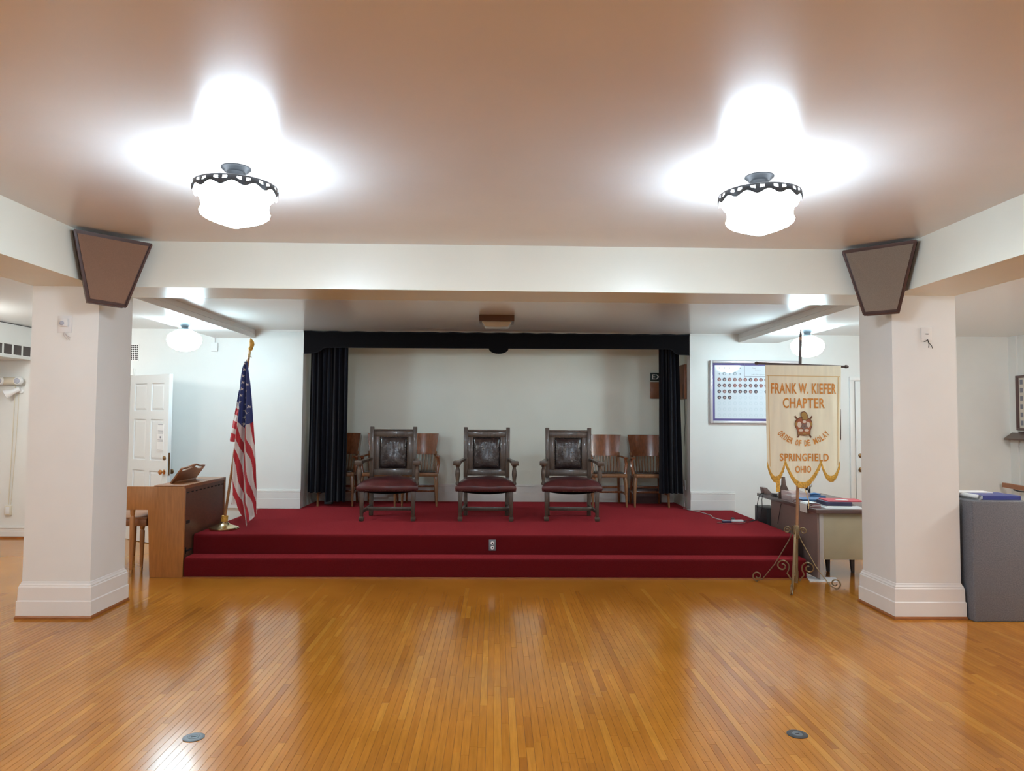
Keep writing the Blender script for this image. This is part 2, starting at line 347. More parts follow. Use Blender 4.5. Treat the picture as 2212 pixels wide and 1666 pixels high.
# walls
struct('wall_left', MB().box(XL-0.15, XL, YN-0.15, YW+0.15, 0, ZR), M['wall'])
struct('wall_right', MB().box(XR, XR+0.15, YN-0.15, YW+0.15, 0, ZR), M['wall'])
struct('wall_front', MB().box(XL, XR, YN-0.15, YN, 0, ZC+0.1), M['wall'])
DX0, DX1 = -5.5, -4.62                                           # doorway behind the column
wb = MB().box(XL, DX0, YW, YW+0.15, 0, ZR).box(DX0, DX1, YW, YW+0.15, 2.06, ZR).box(DX1, AX0, YW, YW+0.15, 0, ZR)
struct('wall_back_left', wb, M['wall'])
struct('wall_back_right', MB().box(AX1, XR, YW, YW+0.15, 0, ZR), M['wall'])
struct('wall_hall', MB().box(DX0-0.1, DX1+0.1, YW+0.75, YW+0.85, 0, 2.4).box(DX0-0.1, DX0, YW+0.15, YW+0.75, 0, 2.4).box(DX1, DX1+0.1, YW+0.15, YW+0.75, 0, 2.4).box(DX0-.1, DX1+.1, YW+.15, YW+.85, 2.4, 2.45).box(DX0-.1, DX1+.1, YW+.15, YW+.85, -.06, 0), M['wall'])
struct('wall_alcove_back', MB().box(AX0-0.15, AX1+0.15, YA, YA+0.12, 0, ZR), M['alcove'])
struct('wall_alcove_left', MB().box(AX0-0.15, AX0, YW+0.15, YA, 0, ZR), M['alcove'])
struct('wall_alcove_right', MB().box(AX1, AX1+0.15, YW+0.15, YA, 0, ZR), M['alcove'])
def baseboard(name, x0, x1, y0, y1, z0, h, mid):
    """profiled skirting around a box footprint (only outward faces show)"""
    mb = MB().box(x0, x1, y0, y1, z0, z0+mid).box(x0+.004, x1-.004, y0+.004, y1, z0+mid, z0+h-.03).box(x0, x1, y0-.001, y1, z0+h-.03, z0+h-.016).box(x0+.006, x1-.006, y0+.008, y1, z0+h-.016, z0+h)
    return struct(name, mb, M['trim'], bev=0.002, seg=1)
baseboard('baseboard_stage_left', -3.61, AX0+0.004, YW-0.022, YW, HP, 0.24, 0.125)
baseboard('baseboard_stage_right', AX1-0.004, 3.10, YW-0.022, YW, HP, 0.24, 0.125)
baseboard('baseboard_alcove', AX0+0.02, AX1-0.02, YA-0.022, YA, HP, 0.24, 0.125)
baseboard('baseboard_left', XL, DX0-0.1, YW-0.022, YW, 0.0, 0.15, 0.08)
struct('trim_1', MB().box(XL, DX0-0.1, YW-0.04, YW-0.022, 0, 0.022), M['shoe'])
struct('trim_2', MB().box(-3.09, AX0, YW-0.02, YW, ZR-0.028, ZR), M['trim'])
struct('trim_3', MB().box(AX1, 3.15, YW-0.02, YW, ZR-0.028, ZR), M['trim'])
baseboard('baseboard_right', 5.6, XR, YW-0.022, YW, 0.0, 0.27, 0.135)
def column(name, cx):
    o = struct(name, MB().box(cx[0], cx[1], CY[0], CY[1], 0, ZB), M['wall'])
    def ring(prof):
        mb = MB(); vs = []
        for off, z in prof:
            vs += [(cx[0]-off, CY[0]-off, z), (cx[1]+off, CY[0]-off, z), (cx[1]+off, CY[1]+off, z), (cx[0]-off, CY[1]+off, z)]
        fs = [(i*4+k, i*4+(k+1) % 4, i*4+4+(k+1) % 4, i*4+4+k) for i in range(len(prof)-1) for k in range(4)]
        return mb.add(vs, fs)
    ring([(0, 0), (.026, 0), (.026, .13), (.02, .137), (.019, .235), (.013, .243), (.014, .25), (.006, .262), (.004, .272), (0, .276)]).build('base_molding', M['trim'], o)
    ring([(.02, 0), (.033, 0), (.033, .012), (.026, .024), (.02, .024)]).build('shoe_molding', M['shoe'], o)
    return o
column('column_left', CL); column('column_right', CR)

# left door, standing open, hinged on the rear wall
def door_left():
    hx, hy = -4.605, 9.325; ang = math.atan2(8.80-9.325, -3.885+4.605); Wd, T, Hh = 0.895, 0.044, 2.045
    e = bpy.data.objects.new('door_1', None); COL.objects.link(e); e.location = (hx, hy, 0.008); e.rotation_euler = (0, 0, ang); e['kind'] = 'structure'
    # local: x along leaf, -y is the face towards the hall
    st = MB(); rails = [(0, .22), (.87, 1.0), (1.50, 1.60), (1.94, Hh)]
    for x0, x1 in ((0, .11), (.395, .50), (.785, Wd)): st.box(x0, x1, -T, 0, 0, Hh)
    for z0, z1 in rails:
        for x0, x1 in ((.11, .395), (.50, .785)): st.box(x0, x1, -T, 0, z0, z1)
    st.build('leaf', M['door'], e)
    for z0, z1 in ((.22, .87), (1.0, 1.50), (1.60, 1.94)):
        for x0, x1 in ((.11, .395), (.50, .785)):
            p = MB().loft([(x0, -T+.014, z0), (x1, -T+.014, z0), (x1, -T+.014, z1), (x0, -T+.014, z1)], [(x0, -.014, z0), (x1, -.014, z0), (x1, -.014, z1), (x0, -.014, z1)])
            i = .035; p.loft([(x0+i*.3, -T+.014, z0+i*.3), (x1-i*.3, -T+.014, z0+i*.3), (x1-i*.3, -T+.014, z1-i*.3), (x0+i*.3, -T+.014, z1-i*.3)], [(x0+i, -T+.005, z0+i), (x1-i, -T+.005, z0+i), (x1-i, -T+.005, z1-i), (x0+i, -T+.005, z1-i)])
            p.build('panel', M['door'], e)
    k = MB().lathe([(.028, 0), (.028, .006), (.011, .012), (.011, .03), (.028, .04), (.03, .055), (.02, .066), (.0, .068)], (.835, -T, .87), 16, axis='Y'); k.build('knob', M['copper'], e, smooth=True)
    MB().lathe([(.028, 0), (.026, .012), (.012, .02), (.0, .022)], (.835, -T, 1.035), 16, axis='Y').build('deadbolt', M['knob'], e, smooth=True)
    MB().lathe([(.028, 0), (.011, -.012), (.011, -.03), (.028, -.04), (.028, -.06), (.0, -.066)], (.835, 0, .87), 16, axis='Y').build('knob', M['knob'], e, smooth=True)
    MB().box(Wd-.001, Wd+.004, -T+.012, -.012, .83, 1.10).build('lock_plate', M['knob'], e)
    n = MB().box(.665, .80, -T-.003, -T, 1.12, 1.44); nt = n.build('notice', M['paper'], e)
    pr = MB()
    for z in (1.435, 1.36, 1.345, 1.33, 1.25, 1.235, 1.13): pr.box(.675, .79, -T-.0036, -T-.003, z-.003, z+.002)
    pr.box(.72, .745, -T-.0036, -T-.003, 1.27, 1.295); pr.build('print', M['print'], nt)
    for z in (.25, 1.05, 1.8): MB().lathe([(.008, 0), (.008, .09)], (0, -.005, z), 8).build('hinge', M['knob'], e)
door_left()
fr = MB().box(DX0-.09, DX0, YW-.02, YW, 0, 2.15).box(DX1, DX1+.012, YW-.012, YW, 0, 2.15).box(DX0, DX1, YW-.02, YW, 2.06, 2.15)
struct('trim_4', fr, M['trim'])
# right door, closed
d2 = struct('door_2', MB().box(4.68, 5.50, YW-0.018, YW-.001, 0.01, 2.06), M['wall'], bev=.003)
MB().box(4.605, 4.665, YW-.03, YW, 0, 2.07).box(5.515, 5.575, YW-.03, YW, 0, 2.07).box(4.605, 5.575, YW-.03, YW, 2.07, 2.125).build('casing', M['trim'], d2, bev=.004)
MB().lathe([(.03, 0), (.03, .006), (.012, .012), (.012, .03), (.028, .04), (.03, .055), (.02, .064), (0, .066)], (4.735, YW-.018, .915), 16, axis='Y').build('knob', M['knob'], d2, smooth=True)
MB().lathe([(.028, 0), (.027, .012), (.02, .018), (0, .02)], (4.735, YW-.018, 1.10), 16, axis='Y').build('deadbolt', M['knob'], d2, smooth=True)
# dropped duct along the left aisle
du = struct('beam_duct', MB().box(XL, -5.9, 1.0, YW, 2.245, ZR), M['wall'])
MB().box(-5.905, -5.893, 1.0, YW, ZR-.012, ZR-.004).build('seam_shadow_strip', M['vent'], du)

# ---------------------------------------------------------------- stage platform
pf = thing('stage_platform', 'wide red carpeted stage platform with one step along its front', 'stage')
PX0, PX1 = -2.97, 3.045
def rounded(y0, z0, z1, y1, r=0.03):
    return [(y0, z0)] + [(y0+r-r*math.cos(a), z1-r+r*math.sin(a)) for a in (0, .4, .8, 1.2, PI/2)] + [(y1, z1), (y1, z0)]
MB().prism(rounded(7.078, 0.006, 0.192, 7.30), PX0, PX1, 'YZ').build('step', M['carpet'], pf, smooth=True, angle=.9)
MB().prism(rounded(7.285, 0.006, HP, YW, .035), PX0, PX1, 'YZ').build('platform_deck', M['carpet'], pf, smooth=True, angle=.9)
struct('floor_alcove', MB().box(AX0, AX1, YW, YA, 0.02, HP), M['carpet'])
MB().box(PX0-.004, PX1+.004, 7.062, 7.079, 0, .014).build('toe_strip', M['shoe'], pf)

# ---------------------------------------------------------------- lamps
def nave_lamp(name, label, glass, loc, group):
    """loc: point on the ceiling"""
    t = thing(name, label, 'lamp', loc, 0, group)
    MB().lathe([(.0, 0), (.078, 0), (.08, -.006), (.072, -.014), (.066, -.018), (.062, -.024), (.052, -.03), (.046, -.045), (.045, -.066), (.05, -.08), (.072, -.088), (.11, -.095), (.10, -.102)], n=28).build('canopy', M['pewter'], t, smooth=True)
    # scalloped, pierced rim band
    n = 96; R = .222; k = 12
    def rim(u, v):
        a = 2*PI*u; low = -.149 - .011*math.cos(k*a) ; z = -.106 + (low+.106)*v
        return ((R+.004*math.sin(PI*v))*math.cos(a), (R+.004*math.sin(PI*v))*math.sin(a), z)
    rb = MB(); nu, nv = 120, 6
    holes = lambda u, v: (1.4 < v*nv < 3.2) and .08 < abs((u*k+.5) % 1.0-.5) < .28
    vs = [rim(i/nu, j/nv) for j in range(nv+1) for i in range(nu)]
    fs = [(j*nu+i, j*nu+(i+1) % nu, (j+1)*nu+(i+1) % nu, (j+1)*nu+i) for j in range(nv) for i in range(nu) if not holes((i+.5)/nu, (j+.5)/nv)]
    rb.add(vs, fs)
    rb.lathe([(R-.006, -.102), (R, -.106)], n=48, cap=False)
    rb.build('rim_band', M['pewter'], t, smooth=True)
    g = [(.0, -.338), (.02, -.334), (.06, -.32), (.12, -.3), (.165, -.281), (.184, -.266), (.188, -.252), (.18, -.236), (.179, -.215), (.184, -.19), (.194, -.172), (.208, -.16), (.213, -.148), (.211, -.12)]
    MB().lathe([(r*.985, z) for r, z in g], n=24, cap=False).build('glass_shade', glass, t, smooth=True, angle=1.2)
    MB().lathe([(.2078, -.12), (.206, -.112), (.187, -.103), (.13, -.098), (.095, -.097)], n=24, cap=False).build('glass_shoulder', M['glass_shoulder'], t, smooth=True, angle=1.2)
    return t
GN = 'schoolhouse lamps under the high ceiling'
nl = nave_lamp('ceiling_lamp', 'lit opal glass ceiling lamp with scalloped rim, above the piano-organ side', M['glass_nave'], (-1.44, 3.97, ZC), GN)
nl['label'] = 'lit opal ceiling lamp with pierced scalloped metal rim, on the flag side'
dup(nl, (1.472, 3.985, ZC), 0.13, 'lit opal ceiling lamp with pierced scalloped metal rim, on the gold banner side', GN)
dup(nl, (-1.44, -1.6, ZC), 0, 'added unseen fill lamp, copy of the opal ceiling lamp, behind the viewpoint, on the flag side', GN)  # copy added behind the camera to light the column fronts
dup(nl, (1.472, -1.6, ZC), 0, 'added unseen fill lamp, copy of the opal ceiling lamp, behind the viewpoint, on the banner side', GN)  # its unseen partner, likewise added for the light
def globe_lamp(name, label, glass, loc, group):
    t = thing(name, label, 'lamp', loc, 0, group)
    MB().lathe([(0, 0), (.07, 0), (.073, -.006), (.06, -.016), (.04, -.03), (.034, -.05), (.05, -.062), (.082, -.07), (.08, -.075)], n=24).build('canopy', M['pewter'], t, smooth=True)
    MB().lathe([(0, -.305), (.06, -.298), (.11, -.28), (.15, -.25), (.172, -.21), (.178, -.18), (.17, -.145), (.145, -.115), (.10, -.09), (.075, -.074), (0, -.073)], n=22, cap=False).build('glass_globe', glass, t, smooth=True, angle=1.2)
    return t
GR = 'globe lamps on the lower rear beams'
rl = globe_lamp('globe_lamp', 'lit white globe lamp on the beam above the open white door', M['glass_rear'], (-3.385, 7.92, ZB), GR)
dup(rl, (3.455, 7.94, ZB), 0, 'lit white globe lamp on the beam behind the gold banner pole', GR)
GA = 'added unseen globe lamps lighting the side aisles'
al = globe_lamp('added_aisle_lamp', 'added unseen globe lamp lighting the aisle beyond the grey cabinet', M['glass_added_aisle'], (5.7, 5.1, ZR), GA)  # added just out of frame to light the right aisle
globe_lamp('added_aisle_lamp', 'added unseen globe lamp lighting the aisle beyond the flag side column', M['glass_added_aisle_dim'], (-5.68, 7.35, ZR), GA)  # added just out of frame, brightens the left aisle wall
for i, (x, y, lb) in enumerate(((-5.2, 2.0, 'added unseen globe lamp in the flag side aisle, nearer the viewpoint'), (5.3, -1.2, 'added unseen globe lamp at the near end of the banner side aisle'))):
    dup(al, (x, y, ZR), 0, lb, GA)  # two more unseen lamps added to light columns and aisles
cf = thing('ceiling_fixture', 'small unlit brown ceiling fixture with frosted bowl in front of the stage', 'light fixture', (0.005, 7.93, ZR))
MB().box(-.19, .19, -.16, .16, -.068, 0).build('housing', M['fixture'], cf, bev=.004)
MB().loft([(-.165, -.13, -.066), (.165, -.13, -.066), (.165, .13, -.066), (-.165, .13, -.066)], [(-.125, -.1, -.125), (.125, -.1, -.125), (.125, .1, -.125), (-.125, .1, -.125)]).build('glass_bowl', M['bowl'], cf, bev=.012, seg=3)

# ---------------------------------------------------------------- corner loudspeakers
def speaker(label, front, back, grille, spill):
    """front: TL, TR, BR, BL corners seen from the hall"""
    t = thing('corner_loudspeaker', label, 'loudspeaker', (0, 0, 0), 0, 'corner loudspeakers on the columns')
    F = [Vector(p) for p in front]; B = [Vector(p) for p in back]; c = sum(F, Vector())/4
    n = (F[1]-F[0]).cross(F[3]-F[0]).normalized()
    if n.y > 0: n = -n
    MB().loft(F, B).build('cabinet', M['darkwood'], t)
    inn = [p + (c-p).normalized()*.028 for p in F]
    MB().loft([p + n*.004 for p in inn], [p - n*.01 for p in inn]).build('grille_cloth', grille, t)
    fr = MB()
    for a, b in ((0, 1), (1, 2), (2, 3), (3, 0)): fr.bar(F[a]+n*.004, F[b]+n*.002, .013, .012, side=tuple((c-(F[a]+F[b])/2).normalized()))
    fr.build('front_frame', M['darkwood'], t)
    return t
speaker('brown cloth trapezoid loudspeaker high on the column beside the organ', [(-3.045, 5.235, 2.885), (-2.665, 5.60, 2.872), (-2.855, 5.615, 2.385), (-3.035, 5.42, 2.395)],
        [(-3.09, 5.29, 2.885), (-2.72, 5.68, 2.872), (-2.92, 5.685, 2.385), (-3.092, 5.50, 2.395)], M['grille_l'], -1)
speaker('taupe cloth trapezoid loudspeaker high on the column beside the desk', [(2.725, 5.59, 2.882), (3.105, 5.245, 2.888), (3.11, 5.50, 2.39), (2.905, 5.63, 2.385)],
        [(2.76, 5.68, 2.882), (3.152, 5.31, 2.888), (3.154, 5.57, 2.39), (2.96, 5.685, 2.385)], M['grille_r'], 1)

# ---------------------------------------------------------------- throne armchairs on the stage
def throne():
    t = thing('throne_armchair', '', 'chair', (0, 0, 0), 0, 'three throne armchairs across the stage front')
    o = M['oak']
    for s in (-1, 1):
        MB().bar((s*.247, .225, 0), (s*.252, .26, .45), .045, .05).bar((s*.252, .26, .45), (s*.256, .30, 1.05), .046, .055).build('back_post', o, t, bev=.004)
        leg = MB().bar((s*.285, -.25, .345), (s*.288, -.25, .05), .052, .052, .036, .036).bar((s*.288, -.25, .05), (s*.288, -.25, .035), .036, .036, .056, .056).bar((s*.288, -.25, .035), (s*.288, -.25, 0), .056, .056, .046, .046)
        leg.build('front_leg', o, t, bev=.003)
        MB().lathe([(.02, .40), (.025, .42), (.018, .44), (.021, .47), (.028, .52), (.026, .56), (.018, .60), (.024, .615), (.028, .63), (.03, .645)], (s*.322, -.215, 0), 14).build('arm_post', o, t, smooth=True)
        a = MB().bar((s*.262, .26, .665), (s*.29, .12, .66), .045, .03).bar((s*.29, .12, .66), (s*.322, -.22, .655), .05, .03, .066, .034)
        a.bar((s*.322, -.18, .656), (s*.327, -.30, .652), .078, .042, .086, .05)
        a.build('armrest', o, t, bev=.006)
        MB().bar((s*.286, -.23, .10), (s*.25, .22, .115), .026, .034).build('side_stretcher', o, t, bev=.002)
    MB().bar((-.27, .0, .108), (.27, .0, .108), .028, .04).build('cross_stretcher', o, t, bev=.002)
    yb = lambda z: .26 + .04*(z-.45)/.6
    bf = MB()
    def plate(x0, x1, z0, z1, d0, d1):
        bf.loft([(x0, yb(z0)+d0, z0), (x1, yb(z0)+d0, z0), (x1, yb(z1)+d0, z1), (x0, yb(z1)+d0, z1)], [(x0, yb(z0)+d1, z0), (x1, yb(z0)+d1, z0), (x1, yb(z1)+d1, z1), (x0, yb(z1)+d1, z1)])
    plate(-.232, .232, .935, 1.005, -.012, .02); plate(-.232, .232, 1.005, 1.022, -.024, .024)
    plate(-.232, .232, .47, .545, -.012, .02); plate(-.232, -.165, .545, .935, -.012, .02); plate(.165, .232, .545, .935, -.012, .02)
    bf.build('back_frame', o, t, bev=.003)
    bp = MB(); plate_back = None
    bp.loft([(-.17, yb(.54)+.004, .54), (.17, yb(.54)+.004, .54), (.17, yb(.94)+.004, .94), (-.17, yb(.94)+.004, .94)], [(-.17, yb(.54)+.018, .54), (.17, yb(.54)+.018, .54), (.17, yb(.94)+.018, .94), (-.17, yb(.94)+.018, .94)])
    bp.build('back_board', o, t)
    def pad(u, v):
        x = -.162+.324*u; z = .552+.376*v; e = (1-abs(2*u-1)**4)*(1-abs(2*v-1)**4)
        dim = .006*math.sin(9*u+3)*math.sin(7*v) + .004*math.sin(23*u+2*v)*v
        return (x, yb(z)+.004-.048*max(e, 0)**.45-dim*e, z)
    MB().grid(pad, 24, 28).build('back_pad', M['leather_dark'], t, smooth=True, angle=3)
    nails = MB()
    def nail(x, y, z):
        r = .0045; nails.add([(x-r, y, z), (x+r, y, z), (x, y, z-r), (x, y, z+r), (x, y-r, z)], [(0, 2, 4), (2, 1, 4), (1, 3, 4), (3, 0, 4)])
    for i in range(19):
        q = i/18
        for s in (-1, 1):
            z = .552+.376*q; nail(s*.164, yb(z)-.012, z)
            x = -.164+.328*q; zz = .548 if s < 0 else .932; nail(x, yb(zz)-.014, zz)
    # seat
    def half(y): return .27 + (.34-.27)*(.24-y)/.53
    def seat(u, v):
        a = 2*u-1; y = .235-.53*v; h = half(y); fr = .03*(1-a*a)*v
        e = (1-abs(a)**5)*(1-abs(2*v-1)**5)
        return (h*a, y-fr, .395+.075*max(e, 0)**.5+.014*(1-a*a)*(1-(2*v-1)**2) + .004*math.sin(11*u+5*v))
    st = MB().grid(seat, 26, 22)
    rim = [seat(u/26, 0) for u in range(27)] + [seat(1, v/22) for v in range(1, 23)] + [seat(u/26, 1) for u in range(25, -1, -1)] + [seat(0, v/22) for v in range(21, 0, -1)]
    K = len(rim); mid = [(x*1.012, y*1.012, .37) for x, y, z in rim]; low = [(x*.99, y*.99, .335) for x, y, z in rim]
    st.add(rim+mid+low, [(i, (i+1) % K, K+(i+1) % K, K+i) for i in range(K)] + [(K+i, K+(i+1) % K, 2*K+(i+1) % K, 2*K+i) for i in range(K)] + [tuple(range(2*K, 3*K))])
    st.build('seat_cushion', M['leather_red'], t, smooth=True, angle=1.4)
    for i in range(41):
        a = -1+2*i/40; x, y, z = seat((a+1)/2, 1); nail(x*1.0, y*1.005-.002, .345)
    nh = nails.build('nailheads', M['nail'], t); nh['kind'] = 'stuff'
    def sag(u, v):
        a = 2*u-1; y = .21-.47*v; return (half(y)*.93*a, y, .336-.035*(1-a*a)*(.3+.7*v))
    MB().grid(sag, 16, 10).build('dust_cover', M['black'], t, smooth=True)
    return t
c1 = throne(); GT = 'three throne armchairs across the stage front'
c1.location = (-1.213, 8.475, HP+.003); c1.rotation_euler = (0, 0, 0.03); c1['label'] = 'dark oak throne armchair with oxblood seat, nearest the flag'
dup(c1, (-.103, 8.50, HP+.003), 0.0, 'dark oak throne armchair with oxblood seat, middle of the three', GT)
dup(c1, (.880, 8.53, HP+.003), -0.02, 'dark oak throne armchair with oxblood seat, nearest the gold banner', GT)

# ---------------------------------------------------------------- wooden slat-back armchairs in the alcove
def bank_chair():
    GB = 'slat-back office armchairs in the alcove'
    t = thing('slat_back_armchair', '', 'chair', (0, 0, 0), 0, GB); w = M['walnut']; h = M['honey']
    arc = lambda x: .235 - .9*x*x
    def crest(u, v):
        z = .655+.29*v; hw = .19+.04*v; x = hw*(2*u-1); return (x, arc(x)+.02+.05*v, z)
    MB().slab(crest, 14, 6, .02).build('crest_panel', w, t, smooth=True, angle=.6)
    for i in range(9):
        x = -.165+.33*i/8; b = arc(x)
        MB().tube([(x*.93, b-.035, .43), (x*.97, b-.012, .52), (x, b+.012, .6), (x, b+.03, .67)], .0105, 6, flat=.6, up=(0, 1, 0)).build('back_slat', h, t, smooth=True)
    for s in (-1, 1):
        MB().bar((s*.185, arc(.185)-.02, .42), (s*.195, arc(.185)+.035, .70), .03, .028).build('back_stile', h, t, bev=.003)
        MB().tube([(s*.185, .215, .655), (s*.215, .15, .65), (s*.235, .05, .645), (s*.236, -.06, .642), (s*.232, -.13, .64), (s*.225, -.15, .635)], [.02, .022, .025, .028, .03, .022], 8, flat=.6).build('armrest', w, t, smooth=True)
        MB().tube([(s*.232, -.07, .63), (s*.243, -.10, .56), (s*.232, -.115, .49), (s*.222, -.12, .42)], [.018, .022, .02, .022], 8).build('arm_support', w, t, smooth=True)
        MB().tube([(s*.205, -.195, .40), (s*.218, -.215, .3), (s*.222, -.222, .16), (s*.225, -.235, 0)], [.026, .027, .019, .012], 8).build('front_leg', h, t, smooth=True)
        MB().bar((s*.185, .19, .40), (s*.20, .235, 0), .034, .034, .026, .026).build('rear_leg', w, t, bev=.003)
        MB().bar((s*.215, -.21, .175), (s*.195, .21, .175), .022, .03).build('side_stretcher', w, t, bev=.002)
    MB().bar((-.20, .0, .18), (.20, .0, .18), .022, .028).build('cross_stretcher', w, t, bev=.002)
    MB().bar((-.19, .21, .225), (.19, .21, .225), .02, .028).build('rear_stretcher', w, t, bev=.002)
    MB().prism([(-.2, .22), (.2, .22), (.235, -.05), (.235, -.22), (.2, -.245), (-.2, -.245), (-.235, -.22), (-.235, -.05)], .39, .437, 'XY').build('seat', h, t, bev=.008)
    MB().prism([(-.16, .16), (.16, .16), (.2, -.05), (.2, -.17), (-.2, -.17), (-.2, -.05)], .437, .452, 'XY').build('seat_pad', M['leather_dark'], t, bev=.006)
    return t
b1 = bank_chair(); GB = 'slat-back office armchairs in the alcove'
b1.location = (-1.0, 9.80, HP+.003); b1.rotation_euler = (0, 0, 0.05); b1['label'] = 'red-brown slat-back armchair peeking out beside the throne nearest the flag'
dup(b1, (-1.53, 9.79, HP+.003), 0.0, 'slat-back armchair almost hidden behind the throne nearest the flag', GB)
dup(b1, (-2.08, 9.77, HP+.003), 0.0, 'slat-back armchair half covered by the wider dark curtain', GB)
dup(b1, (1.51, 9.79, HP+.003), 0.0, 'slat-back armchair behind the throne nearest the gold banner, beside the curtained one', GB)
dup(b1, (2.065, 9.78, HP+.003), 0.0, 'slat-back armchair half covered by the narrow dark curtain', GB)

# ---------------------------------------------------------------- curtains and valance
def curtain(name, label, x0, x1, xb0, xb1, y, z0, z1, n, zb1=None):
    def fn(u, v):
        a = x0+(x1-x0)*u; b = xb0+(xb1-xb0)*u; q = 1-v; amp = .022+.02*q
        ph = 2*PI*n*u + .5*math.sin(3*u)
        zz = z0 + (.0 if zb1 is None else (zb1-z0)*(1 if u > .45 else 0))
        return (a*v+b*q+.006*math.sin(ph*1.3+2*v), y + amp*math.sin(ph) + .012*math.sin(ph*.5+1), zz+(z1-zz)*v)
    o = MB().slab(fn, n*12, 24, .012).build(name, M['velvet'], smooth=True, angle=1.2)
    return tag(o, label, 'curtain', 'dark velvet stage curtains')
curtain('stage_curtain', 'wide dark navy velvet curtain hanging on the flag side of the stage opening', -2.41, -1.925, -2.418, -1.93, 9.45, .575, 2.62, 7, .46)
curtain('stage_curtain', 'narrow dark navy velvet curtain hanging on the banner side of the stage opening', 2.138, 2.405, 2.14, 2.45, 9.45, .585, 2.62, 5)
def valance():
    top, bot = 2.652, 2.452; out = []
    out += [(AX0+.006, top), (AX1-.004, top), (AX1-.004, 2.388)]
    out += [(2.375, 2.392), (2.345, 2.40), (2.32, 2.42), (2.295, 2.445), (2.265, 2.462)]
    out += [(.16, bot)] + [(.033+.125*math.cos(a), bot-.067*math.sin(a)) for a in [PI*i/12 for i in range(1, 12)]] + [(-.095, bot)]
    out += [(-2.19, 2.444), (-2.225, 2.43), (-2.26, 2.40), (-2.30, 2.38), (-2.36, 2.368), (AX0+.006, 2.362)]
    t = thing('stage_valance', 'black velvet valance with scalloped ends and a centre tongue over the stage', 'valance', (0, 0, 0))
    MB().prism(out, YW+.004, YW+.03, 'XZ').build('valance_cloth', M['valance'], t)
    e = MB().tube([(x, YW+.002, z) for x, z in out[2:]], .005, 5); e.build('piped_edge', M['velvet'], t, smooth=True)
    b = MB()
    b.tube([(AX0+.006+i*(AX1-AX0-.01)/60, YW-.002, top-.004+.004*math.sin(i*1.7)) for i in range(61)], .007, 5); b.build('gathered_header', M['velvet'], t, smooth=True)
valance()

